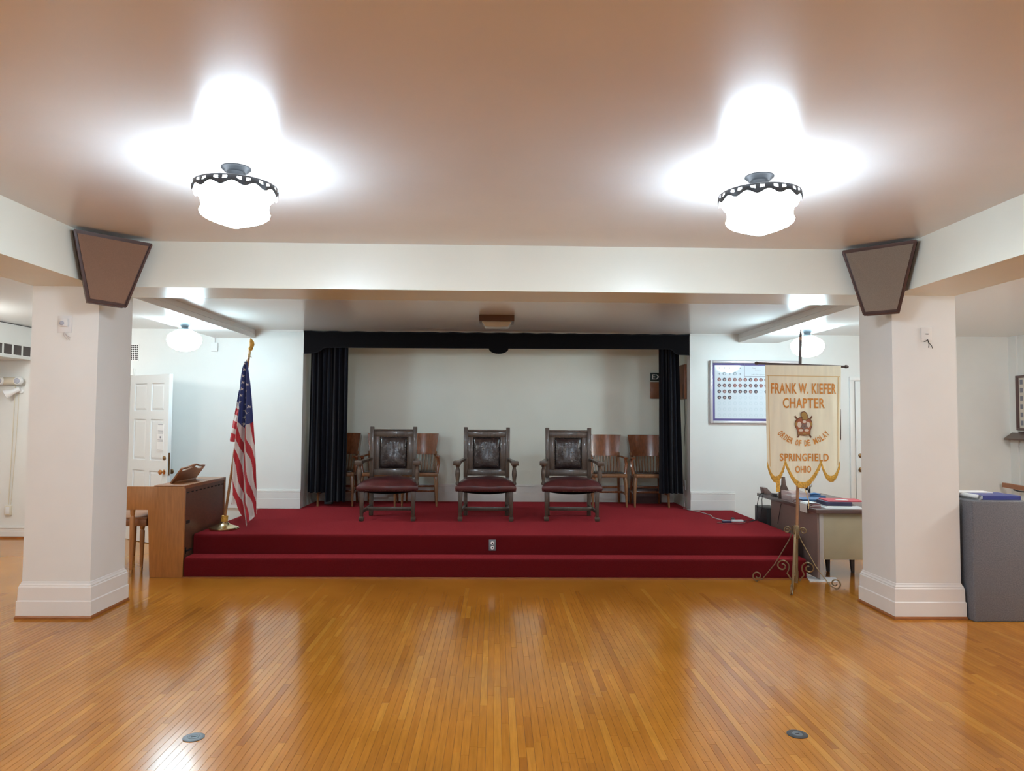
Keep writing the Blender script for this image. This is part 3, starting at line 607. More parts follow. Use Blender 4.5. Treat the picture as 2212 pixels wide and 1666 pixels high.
# ---------------------------------------------------------------- organ and bench
def organ():
    t = thing('electric_organ', 'brown wooden organ console seen from its end, backed against the stage steps', 'organ', (0, 0, 0))
    x0, x1, y0, y1, zt, za = -3.535, -2.985, 7.085, 8.14, .868, .645
    for nm, ya, yb_ in (('end_panel', y0, y0+.03), ('end_panel', y1-.03, y1)):
        MB().prism([(x0, za), (-3.332, za), (-3.30, 0), (x1, 0), (x1, zt), (x0, zt)], ya, yb_, 'XZ').build(nm, M['organ_end'], t, bev=.003)
    MB().box(x0, x1-.02, y0+.03, y1-.03, za, za+.03).build('key_desk_floor', M['organ'], t)
    MB().box(x0+.0, x0+.02, y0+.03, y1-.03, za+.03, za+.09).build('key_slip', M['organ'], t)
    MB().box(-3.28, x1+.004, y0+.001, y1-.001, zt-.0, zt+.012).build('lid', M['organ'], t, bev=.003)
    MB().box(-3.30, -3.28, y0+.03, y1-.03, .06, zt).build('knee_board', M['organ'], t)
    bk = MB().box(x1-.02, x1-.004, y0+.03, y1-.03, .05, zt).build('back_panel', M['organ_dark'], t)
    MB().box(x1-.006, x1+.002, y1-.035, y1, .1, zt+.012).box(x1-.006, x1+.002, y0, y1, zt-.02, zt+.002).build('edge_molding', M['organ'], t)
    for i in range(10):
        y = y0+.07+i*.098; MB().box(x1-.004, x1-.001, y, y+.045, .80, .812).build('vent_slot', M['slot'], bk)
    MB().box(x1-.004, x1-.001, y0+.06, y0+.14, .505, .535).build('hand_hole', M['slot'], bk)
    MB().box(x1-.004, x1+.002, y0+.05, y0+.2, .235, .25).box(x1-.004, x1+.002, y0+.05, y0+.065, .22, .28).build('cable_socket', M['slot'], bk)
    MB().box(-3.505, -3.33, y0+.04, y1-.04, za+.03, za+.06).build('lower_manual', M['ivory'], t); MB().box(-3.41, -3.285, y0+.04, y1-.04, za+.06, za+.12).build('upper_manual', M['ivory'], t)
    for y in (y0+.035, y1-.035):
        l = MB().lathe([(.024, za), (.021, .60), (.016, .585), (.023, .57), (.024, .55), (.021, .3), (.015, .07)], (-3.492, y, 0), 14).build('front_leg', M['organ_end'], t, smooth=True)
        MB().lathe([(.016, .07), (.012, .01), (.011, 0)], (-3.492, y, 0), 14).build('brass_ferrule', M['brass'], l, smooth=True)
    # music rack leaning over the lid, two arched openings along its top
    ya, yb_ = 7.27, 7.86; L_ = yb_-ya
    P3 = lambda a, h: (-3.20 + .115*h/.165, ya+L_*a + (.0), zt+.012+h)
    def topc(a): return .148 + .03*math.sin(PI*a)**1.0 - .012*(abs(math.sin(2*PI*a)))**2
    n = 28; low, mid, upA, upB = [], [], [], []
    rk = MB(); th = Vector((-.012, 0, .006))
    def quad(q): rk.add([Vector(p) for p in q] + [Vector(p)+th for p in q], [(0, 1, 2, 3), (7, 6, 5, 4), (0, 4, 5, 1), (1, 5, 6, 2), (2, 6, 7, 3), (3, 7, 4, 0)])
    for i in range(n):
        a, b = i/n, (i+1)/n; m = (a+b)/2
        sol = m < .07 or m > .93 or abs(m-.5) < .035
        ca, cb = topc(a), topc(b); ha, hb = (ca-.016, cb-.016); la, lb = ca-.034, cb-.034
        fl_ = lambda s: s if True else s
        if sol: quad([P3(a, 0), P3(b, 0), P3(b, cb), P3(a, ca)])
        else:
            quad([P3(a, 0), P3(b, 0), P3(b, lb), P3(a, la)]); quad([P3(a, ha), P3(b, hb), P3(b, cb), P3(a, ca)])
    rk.build('music_rack', M['organ'], t)
    MB().box(-3.23, -3.17, 7.35, 7.8, zt+.012, zt+.03).build('rack_ledge', M['organ'], t, bev=.003)
organ()
bn = thing('organ_bench', 'small wooden bench with tapered legs tucked under the organ', 'bench', (0, 0, 0))
MB().box(-3.90, -3.40, 7.21, 7.95, .47, .54).build('apron', M['organ'], bn, bev=.004)
MB().box(-3.91, -3.39, 7.20, 7.96, .54, .56).build('seat', M['organ'], bn, bev=.006)
for x in (-3.47, -3.84):
    for y in (7.28, 7.88):
        l = MB().lathe([(.024, .47), (.021, .44), (.016, .43), (.023, .415), (.022, .3), (.014, .06)], (x, y, 0), 14).build('leg', M['organ_end'], bn, smooth=True)
        MB().lathe([(.016, .06), (.012, .008), (.011, 0)], (x, y, 0), 14).build('brass_ferrule', M['brass'], l, smooth=True)

# ---------------------------------------------------------------- flag on its leaning staff
def flag():
    base = Vector((-2.79, 7.60, HP)); tip = Vector((-2.556, 7.60, 2.36)); ax = (tip-Vector((-2.79, 7.6, .47))).normalized()
    st = thing('flag_stand', 'round brass flag stand with leaning wooden staff at the stage corner', 'flag stand', tuple(base))
    MB().lathe([(0, 0), (.145, 0), (.147, .012), (.14, .022), (.10, .035), (.06, .052), (.035, .075), (.028, .09), (0, .09)], n=40).build('base', M['brass'], st, smooth=True)
    L = lambda p: tuple(Vector(p)-base)
    p0 = Vector((-2.79, 7.60, .465)); at = lambda z: p0 + ax*((z-p0.z)/ax.z)
    MB().tube([L(at(.462)), L(at(.525))], .032, 20).build('collar', M['gold'], st, smooth=True)
    MB().tube([L(at(.50)), L(at(2.18))], .0135, 12).build('staff', M['flagpole'], st, smooth=True)
    MB().tube([L(at(2.15)), L(at(2.245))], [.013, .017], 12).build('ferrule', M['brass'], st, smooth=True)
    f = [(2.24, .018, 0), (2.255, .024, .005), (2.275, .02, .012), (2.30, .026, .014), (2.325, .024, .008), (2.35, .013, -.004), (2.365, .004, -.008)]
    MB().tube([L(at(z)+Vector((dx, 0, 0))) for z, r, dx in f], [r for _, r, _ in f], 12).build('finial', M['gold'], st, smooth=True)
    def interp(tab, y):
        if y <= tab[0][0]: return tab[0][1]
        for (a, b), (c, d) in zip(tab, tab[1:]):
            if y <= c: return b+(d-b)*(y-a)/(c-a)
        return tab[-1][1]
    wx = lambda zx, zy: -2.589+.001254*(zx-360)+.0000296*(zy-227)
    wz = lambda zy: 2.128-.001269*(zy-227)
    LB = [(235, 350), (300, 327), (400, 311), (480, 303), (690, 290), (790, 273), (890, 262), (1000, 250), (1180, 250), (1290, 257), (1385, 248), (1440, 262), (1580, 300)]
    RB = [(235, 372), (300, 380), (420, 395), (540, 405), (700, 412), (900, 428), (1100, 445), (1290, 458), (1460, 462), (1580, 470)]
    BT = [(0, 1388), (.20, 1392), (.225, 1440), (.32, 1580), (.56, 1540), (.72, 1505), (1, 1462)]
    def pos(u, v):
        zy = 235+(interp(BT, u)-235)*v; zx = interp(LB, zy)+(interp(RB, zy)-interp(LB, zy))*u
        return zx, zy
    def fold(u, zy): 
        k = min(1, (zy-235)/500); return (.012+.035*k)*math.sin(2*PI*2.1*u+zy/420) + .012*k*math.sin(2*PI*5.3*u+zy/150)
    def fn(u, v):
        zx, zy = pos(u, v); return (wx(zx, zy), 7.535+fold(u, zy), wz(zy))
    def colr(u, v):
        zx, zy = pos(u, v)
        cb = 690+90*(zx-290)/50 if zx < 340 else 780-54*(zx-340)/71
        if zy < cb: return 0
        s = (zx-.2*(zy-740)-390+6*math.sin(zy/60))/29.0
        return 1 if math.floor(s) % 2 == 0 else 2
    fg = thing('flag', 'stars and stripes flag draped in folds from the leaning staff', 'flag', (0, 0, 0))
    MB().grid(fn, 130, 400, colr).build('flag_cloth', [M['blue'], M['red'], M['white']], fg, smooth=True, angle=3)
    LS = [(470, 298), (600, 270), (720, 245), (870, 222), (890, 224)]; RS = [(470, 312), (690, 300), (790, 290), (890, 282)]
    def f2(u, v):
        zy = 470+418*v+8*u*v; zx = interp(LS, zy)+(interp(RS, zy)-interp(LS, zy))*u; return (wx(zx, zy), 7.575+.012*math.sin(5*u+zy/90), wz(zy))
    def c2(u, v):
        zy = 470+418*v; zx = interp(LS, zy)+(interp(RS, zy)-interp(LS, zy))*u; q = zy-.3*(zx-262)
        for i, b in enumerate((560, 612, 667, 720, 781, 824, 900)):
            if q < b: return 0 if i == 0 else (2 if i % 2 else 1)
        return 1
    MB().grid(f2, 24, 220, c2).build('folded_fly_end', [M['blue'], M['red'], M['white']], fg, smooth=True, angle=3)
    sm = MB()
    for zx, zy in ((355, 252), (350, 302), (342, 355), (340, 407), (377, 424), (335, 460), (371, 476), (329, 513), (363, 530), (322, 568), (357, 585), (389, 604), (316, 620), (351, 637), (379, 656), (310, 677), (346, 690), (371, 710), (339, 745)):
        l, r = interp(LB, zy), interp(RB, zy); u = (zx-l)/(r-l); y = 7.535+fold(u, zy)-.006; R = 15
        pts = []
        for k in range(10):
            rr = R if k % 2 == 0 else R*.42; a = PI/2+k*PI/5+.15; px_, py_ = zx+rr*math.cos(a)*.85, zy-rr*math.sin(a); lq, rq = interp(LB, py_), interp(RB, py_); pts.append((wx(px_, py_), 7.535+fold(min(1, max(0, (px_-lq)/(rq-lq))), py_)-.006, wz(py_)))
        sm.add([(wx(zx, zy), y-.001, wz(zy))]+pts, [(0, 1+k, 1+(k+1) % 10) for k in range(10)])
    sm.build('star_field', M['white'], fg)
    MB().tube([tuple(at(2.14)+Vector((0, -.03, 0))), tuple(at(2.16)+Vector((.02, -.03, .01))), tuple(at(2.165)+Vector((.04, -.03, 0)))], .004, 6).tube([tuple(at(2.14)+Vector((-.01, -.03, 0))), tuple(at(2.06)+Vector((0, -.03, 0)))], .005, 6).build('tie_cord', M['tan'], fg)
flag()

# ---------------------------------------------------------------- banner stand and banner
def banner():
    PXX, PY = 2.822, 6.80
    st = thing('banner_stand', 'gilt scrollwork iron stand with tall copper pole carrying the banner', 'banner stand', (PXX, PY, 0))
    lean = .031/1.0
    pl = lambda z: (lean*z, 0, z)
    MB().tube([pl(.10), pl(1.15), pl(2.34)], .0135, 12).build('pole', M['bannerpole'], st, smooth=True)
    MB().tube([pl(2.0), pl(2.30), pl(2.36), pl(2.42)], [.014, .014, .011, .003], 12).build('pole_tip', M['rod'], st, smooth=True)
    br = MB().tube([(-.375, -.06, 2.083), (.03, -.06, 2.07), (.475, -.06, 2.058)], .011, 10).build('crossbar', M['rod'], st, smooth=True)
    for x, z in ((-.375, 2.083), (.475, 2.058)):
        MB().tube([(x-.015, -.06, z), (x-.008, -.06, z), (x+.008, -.06, z), (x+.022, -.06, z)], [.008, .016, .016, .01], 10).build('finial', M['rod'], br, smooth=True)
    MB().tube([(lean*2.07, .0, 2.07), (lean*2.07, -.06, 2.07)], .008, 8).build('bracket', M['rod'], st)
    MB().lathe([(.02, .44), (.026, .45), (.026, .555), (.02, .565)], (0.012, 0, 0), 16).build('collar', M['iron'], st, smooth=True)
    a = Vector((-.46, -.89, 0)).normalized(); b = Vector((.89, -.46, 0)).normalized()
    for d, rf in ((a, .43), (b, .36), (-a, .25), (-b, .36)):
        P = lambda r, z: tuple(d*r + Vector((0, 0, z)))
        side = (d.y, -d.x, 0)
        leg = MB().tube([P(.024, .56), P(.028, .49), P(.05, .43), P(rf*.5, .19), P(rf*.82, .035), P(rf*.92, .018), P(rf, .012)], [.011]*7, 8, flat=.45)
        leg.build('leg', M['iron'], st, smooth=True)
        sp = spiral((rf-.02, .058), .05, .012, -PI/2, PI*1.9, 26); MB().tube([P(r, z) for r, z in sp], .0065, 6).build('foot_scroll', M['iron'], st, smooth=True)
        sp = spiral((.115, .175), .062, .014, -PI*.85, -PI*3.6, 34)
        MB().tube([P(.035, .05), P(.05, .075), P(.075, .11)] + [P(r, z) for r, z in sp], .0065, 6).build('body_scroll', M['iron'], st, smooth=True)
        sp = spiral((.07, .515), .034, .008, PI, -PI*1.9, 24); MB().tube([P(r, z) for r, z in sp], .0055, 6).build('collar_scroll', M['iron'], st, smooth=True)
    MB().tube([(0.004, 0, .03), (.012, 0, .5)], .017, 12).build('stem', M['iron'], st, smooth=True)
    # cloth, in its own frame: X world, facing -Y
    Y0 = 6.725
    X = lambda px: 2.880 + (px-1732)*.00437
    Z = lambda py: 2.060 - (py-790.5)*.004335
    def rip(x, z):
        k = min(1, max(0, (2.06-z)/.5)); return Y0 + k*(.008*math.sin(17*(x-2.5)+.6) + .004*math.sin(41*(x-2.5)+2*z))
    def edge_l(py): return 1650.5+3*(py-790)/215
    def edge_r(py): return 1815-4.5*(py-790)/215
    lobes = ((1651, 1690, 1040), (1690, 1769, 1052), (1769, 1813, 1038))
    def bottom(px):
        for l, r, yb in lobes:
            if px <= r or r == 1813:
                c, h = (l+r)/2, (r-l)/2; q = min(1, abs(px-c)/h); return 1003+(yb-1003)*(1-q**2.2)
    bt = thing('lodge_banner', 'cream satin banner with orange lettering, crest and gold fringed scalloped hem', 'banner', (0, 0, 0))
    def cl(u, v):
        pxb = 1652+160*u; by = bottom(min(1812.5, pxb)); py = 789+(by-789)*v
        px = edge_l(py)+(edge_r(py)-edge_l(py))*u; return (X(px), rip(X(px), Z(py)), Z(py))
    MB().slab(cl, 120, 60, .003).build('cloth', M['banner'], bt, smooth=True, angle=1.2)
    def fringe(u, v):
        pxb = 1652+160*u; by = bottom(min(1812.5, pxb)); py = by-11+13*v+1.2*v*math.sin(u*420)
        px = edge_l(by)+(edge_r(by)-edge_l(by))*u; return (X(px), rip(X(px), Z(by))-.004-.004*math.sin(u*420)*v, Z(py))
    MB().slab(fringe, 200, 3, .004).build('fringe', M['gold'], bt, smooth=True, angle=1.2)
    ln = MB()
    def strip(p, q, w):
        n = 30; pts = [(p[0]+(q[0]-p[0])*i/n, p[1]+(q[1]-p[1])*i/n) for i in range(n+1)]
        hz = abs(q[0]-p[0]) > abs(q[1]-p[1])
        vs = []
        for px, py in pts:
            for s in (-1, 1):
                x, y = (px, py+s*w/2) if hz else (px+s*w/2, py); vs.append((X(x), rip(X(x), Z(y))-.0025, Z(y)))
        ln.add(vs, [(2*i, 2*i+1, 2*i+3, 2*i+2) for i in range(n)])
    strip((1653, 812), (1813, 813), 1.6); strip((1657, 812), (1659.5, 1008), 1.6); strip((1808.5, 813), (1805, 1005), 1.6); ln.build('stitching', M['goldline'], bt)
    def put(mb, geo, fn, lift=.004):
        vs, fs = geo; out = []
        for gx, gy in vs:
            px, py = fn(gx, gy); out.append((X(px), rip(X(px), Z(py))-lift, Z(py)))
        mb.add(out, fs)
    for txt, x0, x1, y0, y1, bo in (('FRANK W. KIEFER', 1663, 1803, 828, 851, .024), ('CHAPTER', 1687, 1778, 860, 882, .018), ('SPRINGFIELD', 1680, 1785, 979.5, 996, .022), ('OHIO', 1713, 1748.5, 1006, 1021, .022)):
        mb = MB(); put(mb, text_geo(txt, bo), lambda gx, gy: (x0+(x1-x0)*gx, y1+(y0-y1)*gy)); mb.build('lettering', M['letter'], bt)
    mb = MB(); s = 'ORDER OF DE MOLAY'; wd = {' ': .75, 'I': .5, 'M': 1.3}; tot = sum(wd.get(c, 1) for c in s); acc = 0
    cx, cy, R = 1731.5, 889, 75; A = 50*PI/180
    for c in s:
        w_ = wd.get(c, 1); mid = (acc+w_/2)/tot; acc += w_
        if c == ' ': continue
        th = -A+2*A*mid; hw = w_/tot*A*2*.40
        def fn(gx, gy, th=th, hw=hw):
            tt = th+(gx-.5)*2*hw; rr = R-13*gy; return (cx+rr*math.sin(tt), cy+rr*math.cos(tt))
        put(mb, text_geo(c, .035), fn)
    mb.build('lettering', M['letter'], bt)
    # crest
    em = bpy.data.objects.new('crest', None); COL.objects.link(em); em.parent = bt
    YE = min(rip(X(1712+i*2), Z(917)) for i in range(20))-.0005
    ex, ey, u = 1731.5, 917.0, 1.0                                  # unit = photo pixel on the cloth
    def flat(name, poly, m, lift):
        n = len(poly); cxx = sum(p[0] for p in poly)/n; cyy = sum(p[1] for p in poly)/n; mb = MB(); vs = []
        for q, dz in ((poly, lift), (poly, lift-.002)):
            for px, py in q: vs.append((X(px), YE-dz, Z(py)))
        mb.add(vs, [tuple(range(n)), tuple(range(2*n-1, n-1, -1))]+[(i, i+n, (i+1) % n+n, (i+1) % n) for i in range(n)]); mb.build(name, m, em)
    def seg(p, q, w): 
        d = Vector((q[0]-p[0], q[1]-p[1])).normalized(); n = Vector((-d.y, d.x))*w/2; return [(p[0]+n.x, p[1]+n.y), (q[0]+n.x, q[1]+n.y), (q[0]-n.x, q[1]-n.y), (p[0]-n.x, p[1]-n.y)]
    flat('sword', seg((1713, 899), (1748, 945), 3.4), M['e_dark'], .004); flat('sword', seg((1750, 899), (1718, 945), 3.4), M['e_dark'], .004)
    ov = [(ex+19.3*math.cos(a), ey+1+14.5*math.sin(a)) for a in [PI*(1.05+.9*i/14)+0 for i in range(15)]]
    shield = [(1712.3, 917), (1713, 911), (1716, 906), (1722, 902), (1731, 900), (1741, 902), (1747, 906), (1750, 911), (1750.7, 917), (1749.5, 923), (1747, 928), (1746.2, 932), (1746, 940), (1731, 941.5), (1718, 940), (1717.5, 932), (1716, 927), (1713.5, 923)]
    flat('shield', shield, M['e_dark'], .0055)
    inn = [(ex+(x-ex)*.9, 919+(y-919)*.9) for x, y in shield]; flat('shield_field', inn, M['e_rust'], .0065)
    for sx in (-1, 1):
        flat('shield_oval', [(ex+sx*9.3+4.6*math.cos(k*PI/8), 917.5+6.5*math.sin(k*PI/8)) for k in range(16)], M['e_white'], .0078)
        flat('shield_oval', [(ex+sx*6.2+5*math.cos(k*PI/8), 929.5+2.8*math.sin(k*PI/8)) for k in range(16)], M['e_white'], .0078)
        flat('shield_bead', [(ex+sx*16.2+1.6*math.cos(k*PI/5), 916+4.2*math.sin(k*PI/5)) for k in range(10)], M['e_gold'], .0078)
    flat('shield_disc', [(ex+1.5+4*math.cos(k*PI/8), 911+3*math.sin(k*PI/8)) for k in range(16)], M['e_white'], .0078)
    star = [(ex+1+(9.5 if k % 2 == 0 else 5)*math.cos(PI/2+k*PI/5), 921+(9.5 if k % 2 == 0 else 5)*math.sin(PI/2+k*PI/5)) for k in range(10)]; flat('star', star, M['e_grey'], .009)
    flat('star_centre', [(ex+2+1.5*math.cos(k*PI/4), 921+1.5*math.sin(k*PI/4)) for k in range(8)], M['e_dark'], .010)
    flat('base_band', [(1719, 934.5), (1745, 934.5), (1745, 938.5), (1719, 938.5)], M['e_gold'], .0078); flat('base_band', [(1720, 935.6), (1729, 935.6), (1729, 937.6), (1720, 937.6)], M['e_rust'], .009); flat('base_band', [(1736, 935.6), (1744, 935.6), (1744, 937.6), (1736, 937.6)], M['e_rust'], .009)
    helm = [(1725, 897), (1725.5, 892), (1729, 889), (1733, 888.5), (1737, 890.5), (1740, 895), (1741, 901), (1743, 905), (1739, 908), (1731, 908), (1727, 906), (1728.5, 902.5), (1726, 900.5)]
    flat('helmet', helm, M['e_dark'], .0075); flat('helmet_face', [(ex+.8+(x-ex-.8)*.8, 899+(y-899)*.82) for x, y in helm], M['e_gold'], .009)
    # gold strap and cord hanging below
    MB().box(X(1672), X(1680), Y0-.002, Y0+.002, Z(1062), Z(1028)).build('strap', M['gold'], bt)
    MB().tube([(X(1731), Y0-.01, Z(1050)), (X(1736), Y0-.01, Z(1066)), (X(1741), Y0-.012, Z(1082)), (X(1739.5), Y0-.012, Z(1098))], .004, 6).build('tassel_cord', M['goldline'], bt, smooth=True)
    MB().box(X(1718), X(1728), Y0-.006, Y0, Z(1052), Z(1040)).build('hem_tab', M['gold'], bt)
banner()

# ---------------------------------------------------------------- framed portrait board
def board():
    t = thing('portrait_board', 'silver framed board of round portraits with purple border on the rear wall', 'picture board', (0, 0, 0))
    x0, x1, z0, z1 = 2.772, 3.968, 1.502, 2.32; y = YW
    fr = MB()
    for a, b, c, d in ((x0, x0+.036, z0, z1), (x1-.036, x1, z0, z1), (x0+.036, x1-.036, z0, z0+.036), (x0+.036, x1-.036, z1-.036, z1)): fr.box(a, b, y-.045, y, c, d)
    fr.build('frame', M['silver'], t, bev=.008, seg=3)
    MB().box(x0+.03, x1-.03, y-.024, y-.02, z0+.03, z1-.03).build('border_mat', M['purple'], t)
    MB().box(x0+.064, x1-.064, y-.028, y-.023, z0+.064, z1-.064).build('sheet', M['sheet'], t)
    def disc(m1, m2, r=.0236):
        mb = MB(); mb.lathe([(0, .0), (r, .0), (r, .003), (0, .003)], n=18, axis='Y', cap=False)
        k = len(mb.f); mb.add([(0, -.0042, 0)]+[(r*.42*math.cos(i*PI/6)+r*.08, -.0042, r*.5*math.sin(i*PI/6)-r*.15) for i in range(12)], [(0, 1+i, 1+(i+1) % 12) for i in range(12)], 1)
        return mb.mesh('portrait', [m1, m2])
    kinds = [disc(m, SKIN) for m in DISC]; faint = [disc(SKETCH, M['sheet']), disc(M['sheet'], SKETCH)]
    em = MB(); r = .0236
    em.add([(q*math.cos(i*PI/10), -.0005, q*math.sin(i*PI/10)) for q in (r*.55, r) for i in range(20)], [(i, (i+1) % 20, 20+(i+1) % 20, 20+i) for i in range(20)])
    empty = em.mesh('empty_disc', M['ring'])
    for row in range(9):
        for c in range(15):
            if row < 2 and 4 < c < 10: continue
            X, Z = 2.893+c*.0683, 2.226-row*.0772
            if row < 2: me = faint[(c+row) % 2] if row == 1 else faint[1]
            elif row < 5: me = empty if (row == 4 and c == 8) else kinds[(c*3+row*2+c*c) % 5]
            elif row == 5 and c < 3: me = kinds[(3, 1, 3)[c]]
            else: me = empty
            o = link('empty_disc' if me is empty else 'portrait', me, t); o.location = (X, y-.028-.0006, Z)
    b = MB(); bx0, bx1, bz0, bz1 = 3.222, 3.518, 2.112, z1-.05
    b.box(bx0, bx0+.005, y-.030, y-.027, bz0, bz1).box(bx1-.005, bx1, y-.030, y-.027, bz0, bz1).box(bx0, bx1, y-.030, y-.027, bz0, bz0+.005); b.build('title_box', M['print'], t)
    for txt, xa, xb, za, zb in (('Past', 3.325, 3.37, 2.215, 2.232), ('Queens', 3.36, 3.435, 2.192, 2.206), ("Job's Daughters", 3.315, 3.49, 2.128, 2.147)):
        g, f = text_geo(txt); MB().add([(xa+(xb-xa)*p, y-.0292, za+(zb-za)*q) for p, q in g], f).build('title_lettering', M['print'], t)
board()
tag(MB().box(4.20, 4.486, YW-.02, YW, 1.30, 1.70).build('wall_plaque', M['darkwood'], bev=.003), 'dark plaque on the rear wall showing past the banner edge', 'plaque')

# ---------------------------------------------------------------- desk and what lies on it
def desk():
    t = thing('steel_desk', 'steel office desk with brown top and olive end panel behind the banner', 'desk', (0, 0, 0))
    MB().box(3.10, 3.87, 6.97, 8.56, .652, .69).build('desktop', M['laminate'], t, bev=.004)
    MB().box(3.135, 3.155, 7.03, 8.21, .02, .652).build('modesty_panel', M['deskside'], t)
    MB().box(3.19, 3.84, 7.03, 7.05, .20, .652).build('end_panel', M['deskend'], t, bev=.003)
    MB().box(3.155, 3.195, 7.025, 7.06, 0, .652).build('corner_leg', M['deskleg'], t, bev=.004)
    MB().box(3.195, 3.84, 7.05, 7.5, .20, .22).box(3.50, 3.84, 7.05, 7.5, .22, .65).build('pedestal', M['deskside'], t)
    for x, y in ((3.42, 7.45), (3.66, 7.42), (3.78, 8.4)):
        MB().bar((x, y, .21 if y < 8 else .65), (x+.01, y, 0), .045, .045, .026, .026).build('leg', M['darkgrey'], t)
desk()
ZD = .6905
def single(name, mb, m, label, cat, group=None, **k): return tag(mb.build(name, m, None, **k), label, cat, group)
def sheetpile(x0, x1, y0, y1, z0, n, th, rz, mats):
    pass
single('red_folder', MB().prism([(3.28, 7.10), (3.62, 7.08), (3.66, 7.33), (3.30, 7.36)], ZD+.062, ZD+.07, 'XY'), M['redfolder'], 'bright red folder lying on the dark binder on the desk', 'folder')
single('ring_binder', MB().prism([(3.25, 7.09), (3.50, 7.06), (3.53, 7.32), (3.27, 7.35)], ZD+.022, ZD+.062, 'XY'), M['navy'], 'dark navy ring binder under the red folder on the desk', 'binder', bev=.006)
single('note_card', MB().prism([(3.39, 7.16), (3.50, 7.14), (3.51, 7.21), (3.40, 7.23)], ZD+.0705, ZD+.0725, 'XY'), M['paper'], 'small white card lying on the red folder', 'card')
single('paper_stack', MB().prism([(3.22, 7.02), (3.58, 7.00), (3.62, 7.34), (3.24, 7.36)], ZD, ZD+.010, 'XY').prism([(3.24, 7.04), (3.56, 7.02), (3.6, 7.34), (3.26, 7.36)], ZD+.010, ZD+.0215, 'XY'), M['paper'], 'white paper stack lying under the dark binder on the desk', 'papers')
single('blue_folder', MB().prism([(3.16, 7.42), (3.40, 7.40), (3.42, 7.62), (3.18, 7.64)], ZD+.036, ZD+.048, 'XY'), M['bluef'], 'blue folder on top of the booklets in the middle of the desk', 'folder', bev=.003)
bk = thing('booklet_pile', 'low pile of maroon and white booklets at the desk edge', 'booklets', (0, 0, 0))
for i in range(5): MB().prism([(3.12+.004*i, 7.12), (3.205, 7.09+.003*i), (3.215, 7.6), (3.14, 7.62-.004*i)], ZD+i*.007, ZD+i*.007+.006, 'XY').build('booklet', M['maroon'] if i % 2 == 0 else M['paper'], bk)
LP_ = [(3.094, -.058), (3.092, -.02), (3.093, .025), (3.104, .039), (3.15, .0405), (3.2, .041)]
single('loose_sheet', MB().slab(lambda u, v: (LP_[round(v*5)][0], 7.16+.17*u, ZD+LP_[round(v*5)][1]), 2, 5, .0012, (-.6, 0, .8)), M['paper'], 'white sheet hanging over the desk edge', 'paper')
ac = thing('acrylic_tray', 'clear acrylic tray with pale papers behind the banner pole', 'tray', (0, 0, 0))
for a in ((3.14, 3.34, 7.66, 7.665, .09), (3.14, 3.34, 7.92, 7.925, .09), (3.14, 3.145, 7.665, 7.92, .09), (3.335, 3.34, 7.665, 7.92, .09)): MB().box(a[0], a[1], a[2], a[3], ZD, ZD+a[4]).build('side_wall', M['clear'], ac)
MB().box(3.15, 3.33, 7.67, 7.915, ZD+.001, ZD+.05).build('papers', M['cream'], ac)
mo = thing('desk_monitor', 'dark flat monitor standing on the desk behind the banner hem', 'monitor', (3.55, 8.15, ZD), -.5)
MB().box(-.02, .005, -.24, .24, .09, .40).build('screen', M['darkgrey'], mo, bev=.006); MB().box(-.015, .01, -.03, .03, .0, .12).build('neck', M['darkgrey'], mo); MB().box(-.1, .1, -.1, .1, 0, .012).build('foot', M['darkgrey'], mo, bev=.004)
MB().box(.005, .0065, -.22, .22, .11, .385).build('panel', M['lens'], mo)
wd = MB().prism([(3.12, ZD), (3.25, ZD), (3.235, ZD+.09), (3.205, ZD+.15), (3.195, ZD+.235), (3.165, ZD+.235), (3.16, ZD+.15), (3.135, ZD+.09)], 7.95, 7.98, 'XZ')
single('display_easel', wd, M['sill'], 'brown cut-out easel shape standing near the desk corner', 'easel', bev=.003)
ph = thing('tablet_stand', 'grey tilted tablet stand at the far desk corner', 'tablet', (3.175, 8.45, ZD))
MB().loft([(-.045, -.06, .003), (.05, -.06, .003), (.05, .06, .003), (-.045, .06, .003)], [(-.06, -.06, .075), (-.02, -.06, .075), (-.02, .06, .075), (-.06, .06, .075)]).build('body', M['deskside'], ph, bev=.003)
MB().box(-.04, .06, -.065, .065, 0, .004).build('base', M['darkgrey'], ph)
single('stapler', MB().box(3.125, 3.165, 8.08, 8.2, ZD, ZD+.012).box(3.13, 3.16, 8.08, 8.19, ZD+.016, ZD+.034), M['darkgrey'], 'small black stapler on the desk under the gold strap', 'stapler', bev=.003)
single('eyeglass_case', MB().tube([(3.37, 7.78, ZD+.061), (3.43, 7.76, ZD+.071), (3.49, 7.74, ZD+.066)], [.012, .022, .012], 10, flat=.7).box(3.355, 3.53, 7.70, 7.82, ZD, ZD+.052), M['bluef'], 'dark blue box with a small case on top, on the desk', 'case')
single('computer_tower', MB().box(3.095, 3.27, 8.235, 8.62, 0.0, .54), M['wire'], 'black computer tower on the floor between stage and desk', 'computer', bev=.006)
single('floor_papers', MB().prism([(3.03, 6.97), (3.30, 6.95), (3.36, 7.14), (3.08, 7.17)], .001, .008, 'XY'), M['paper'], 'white papers lying on the floor under the desk corner', 'papers')

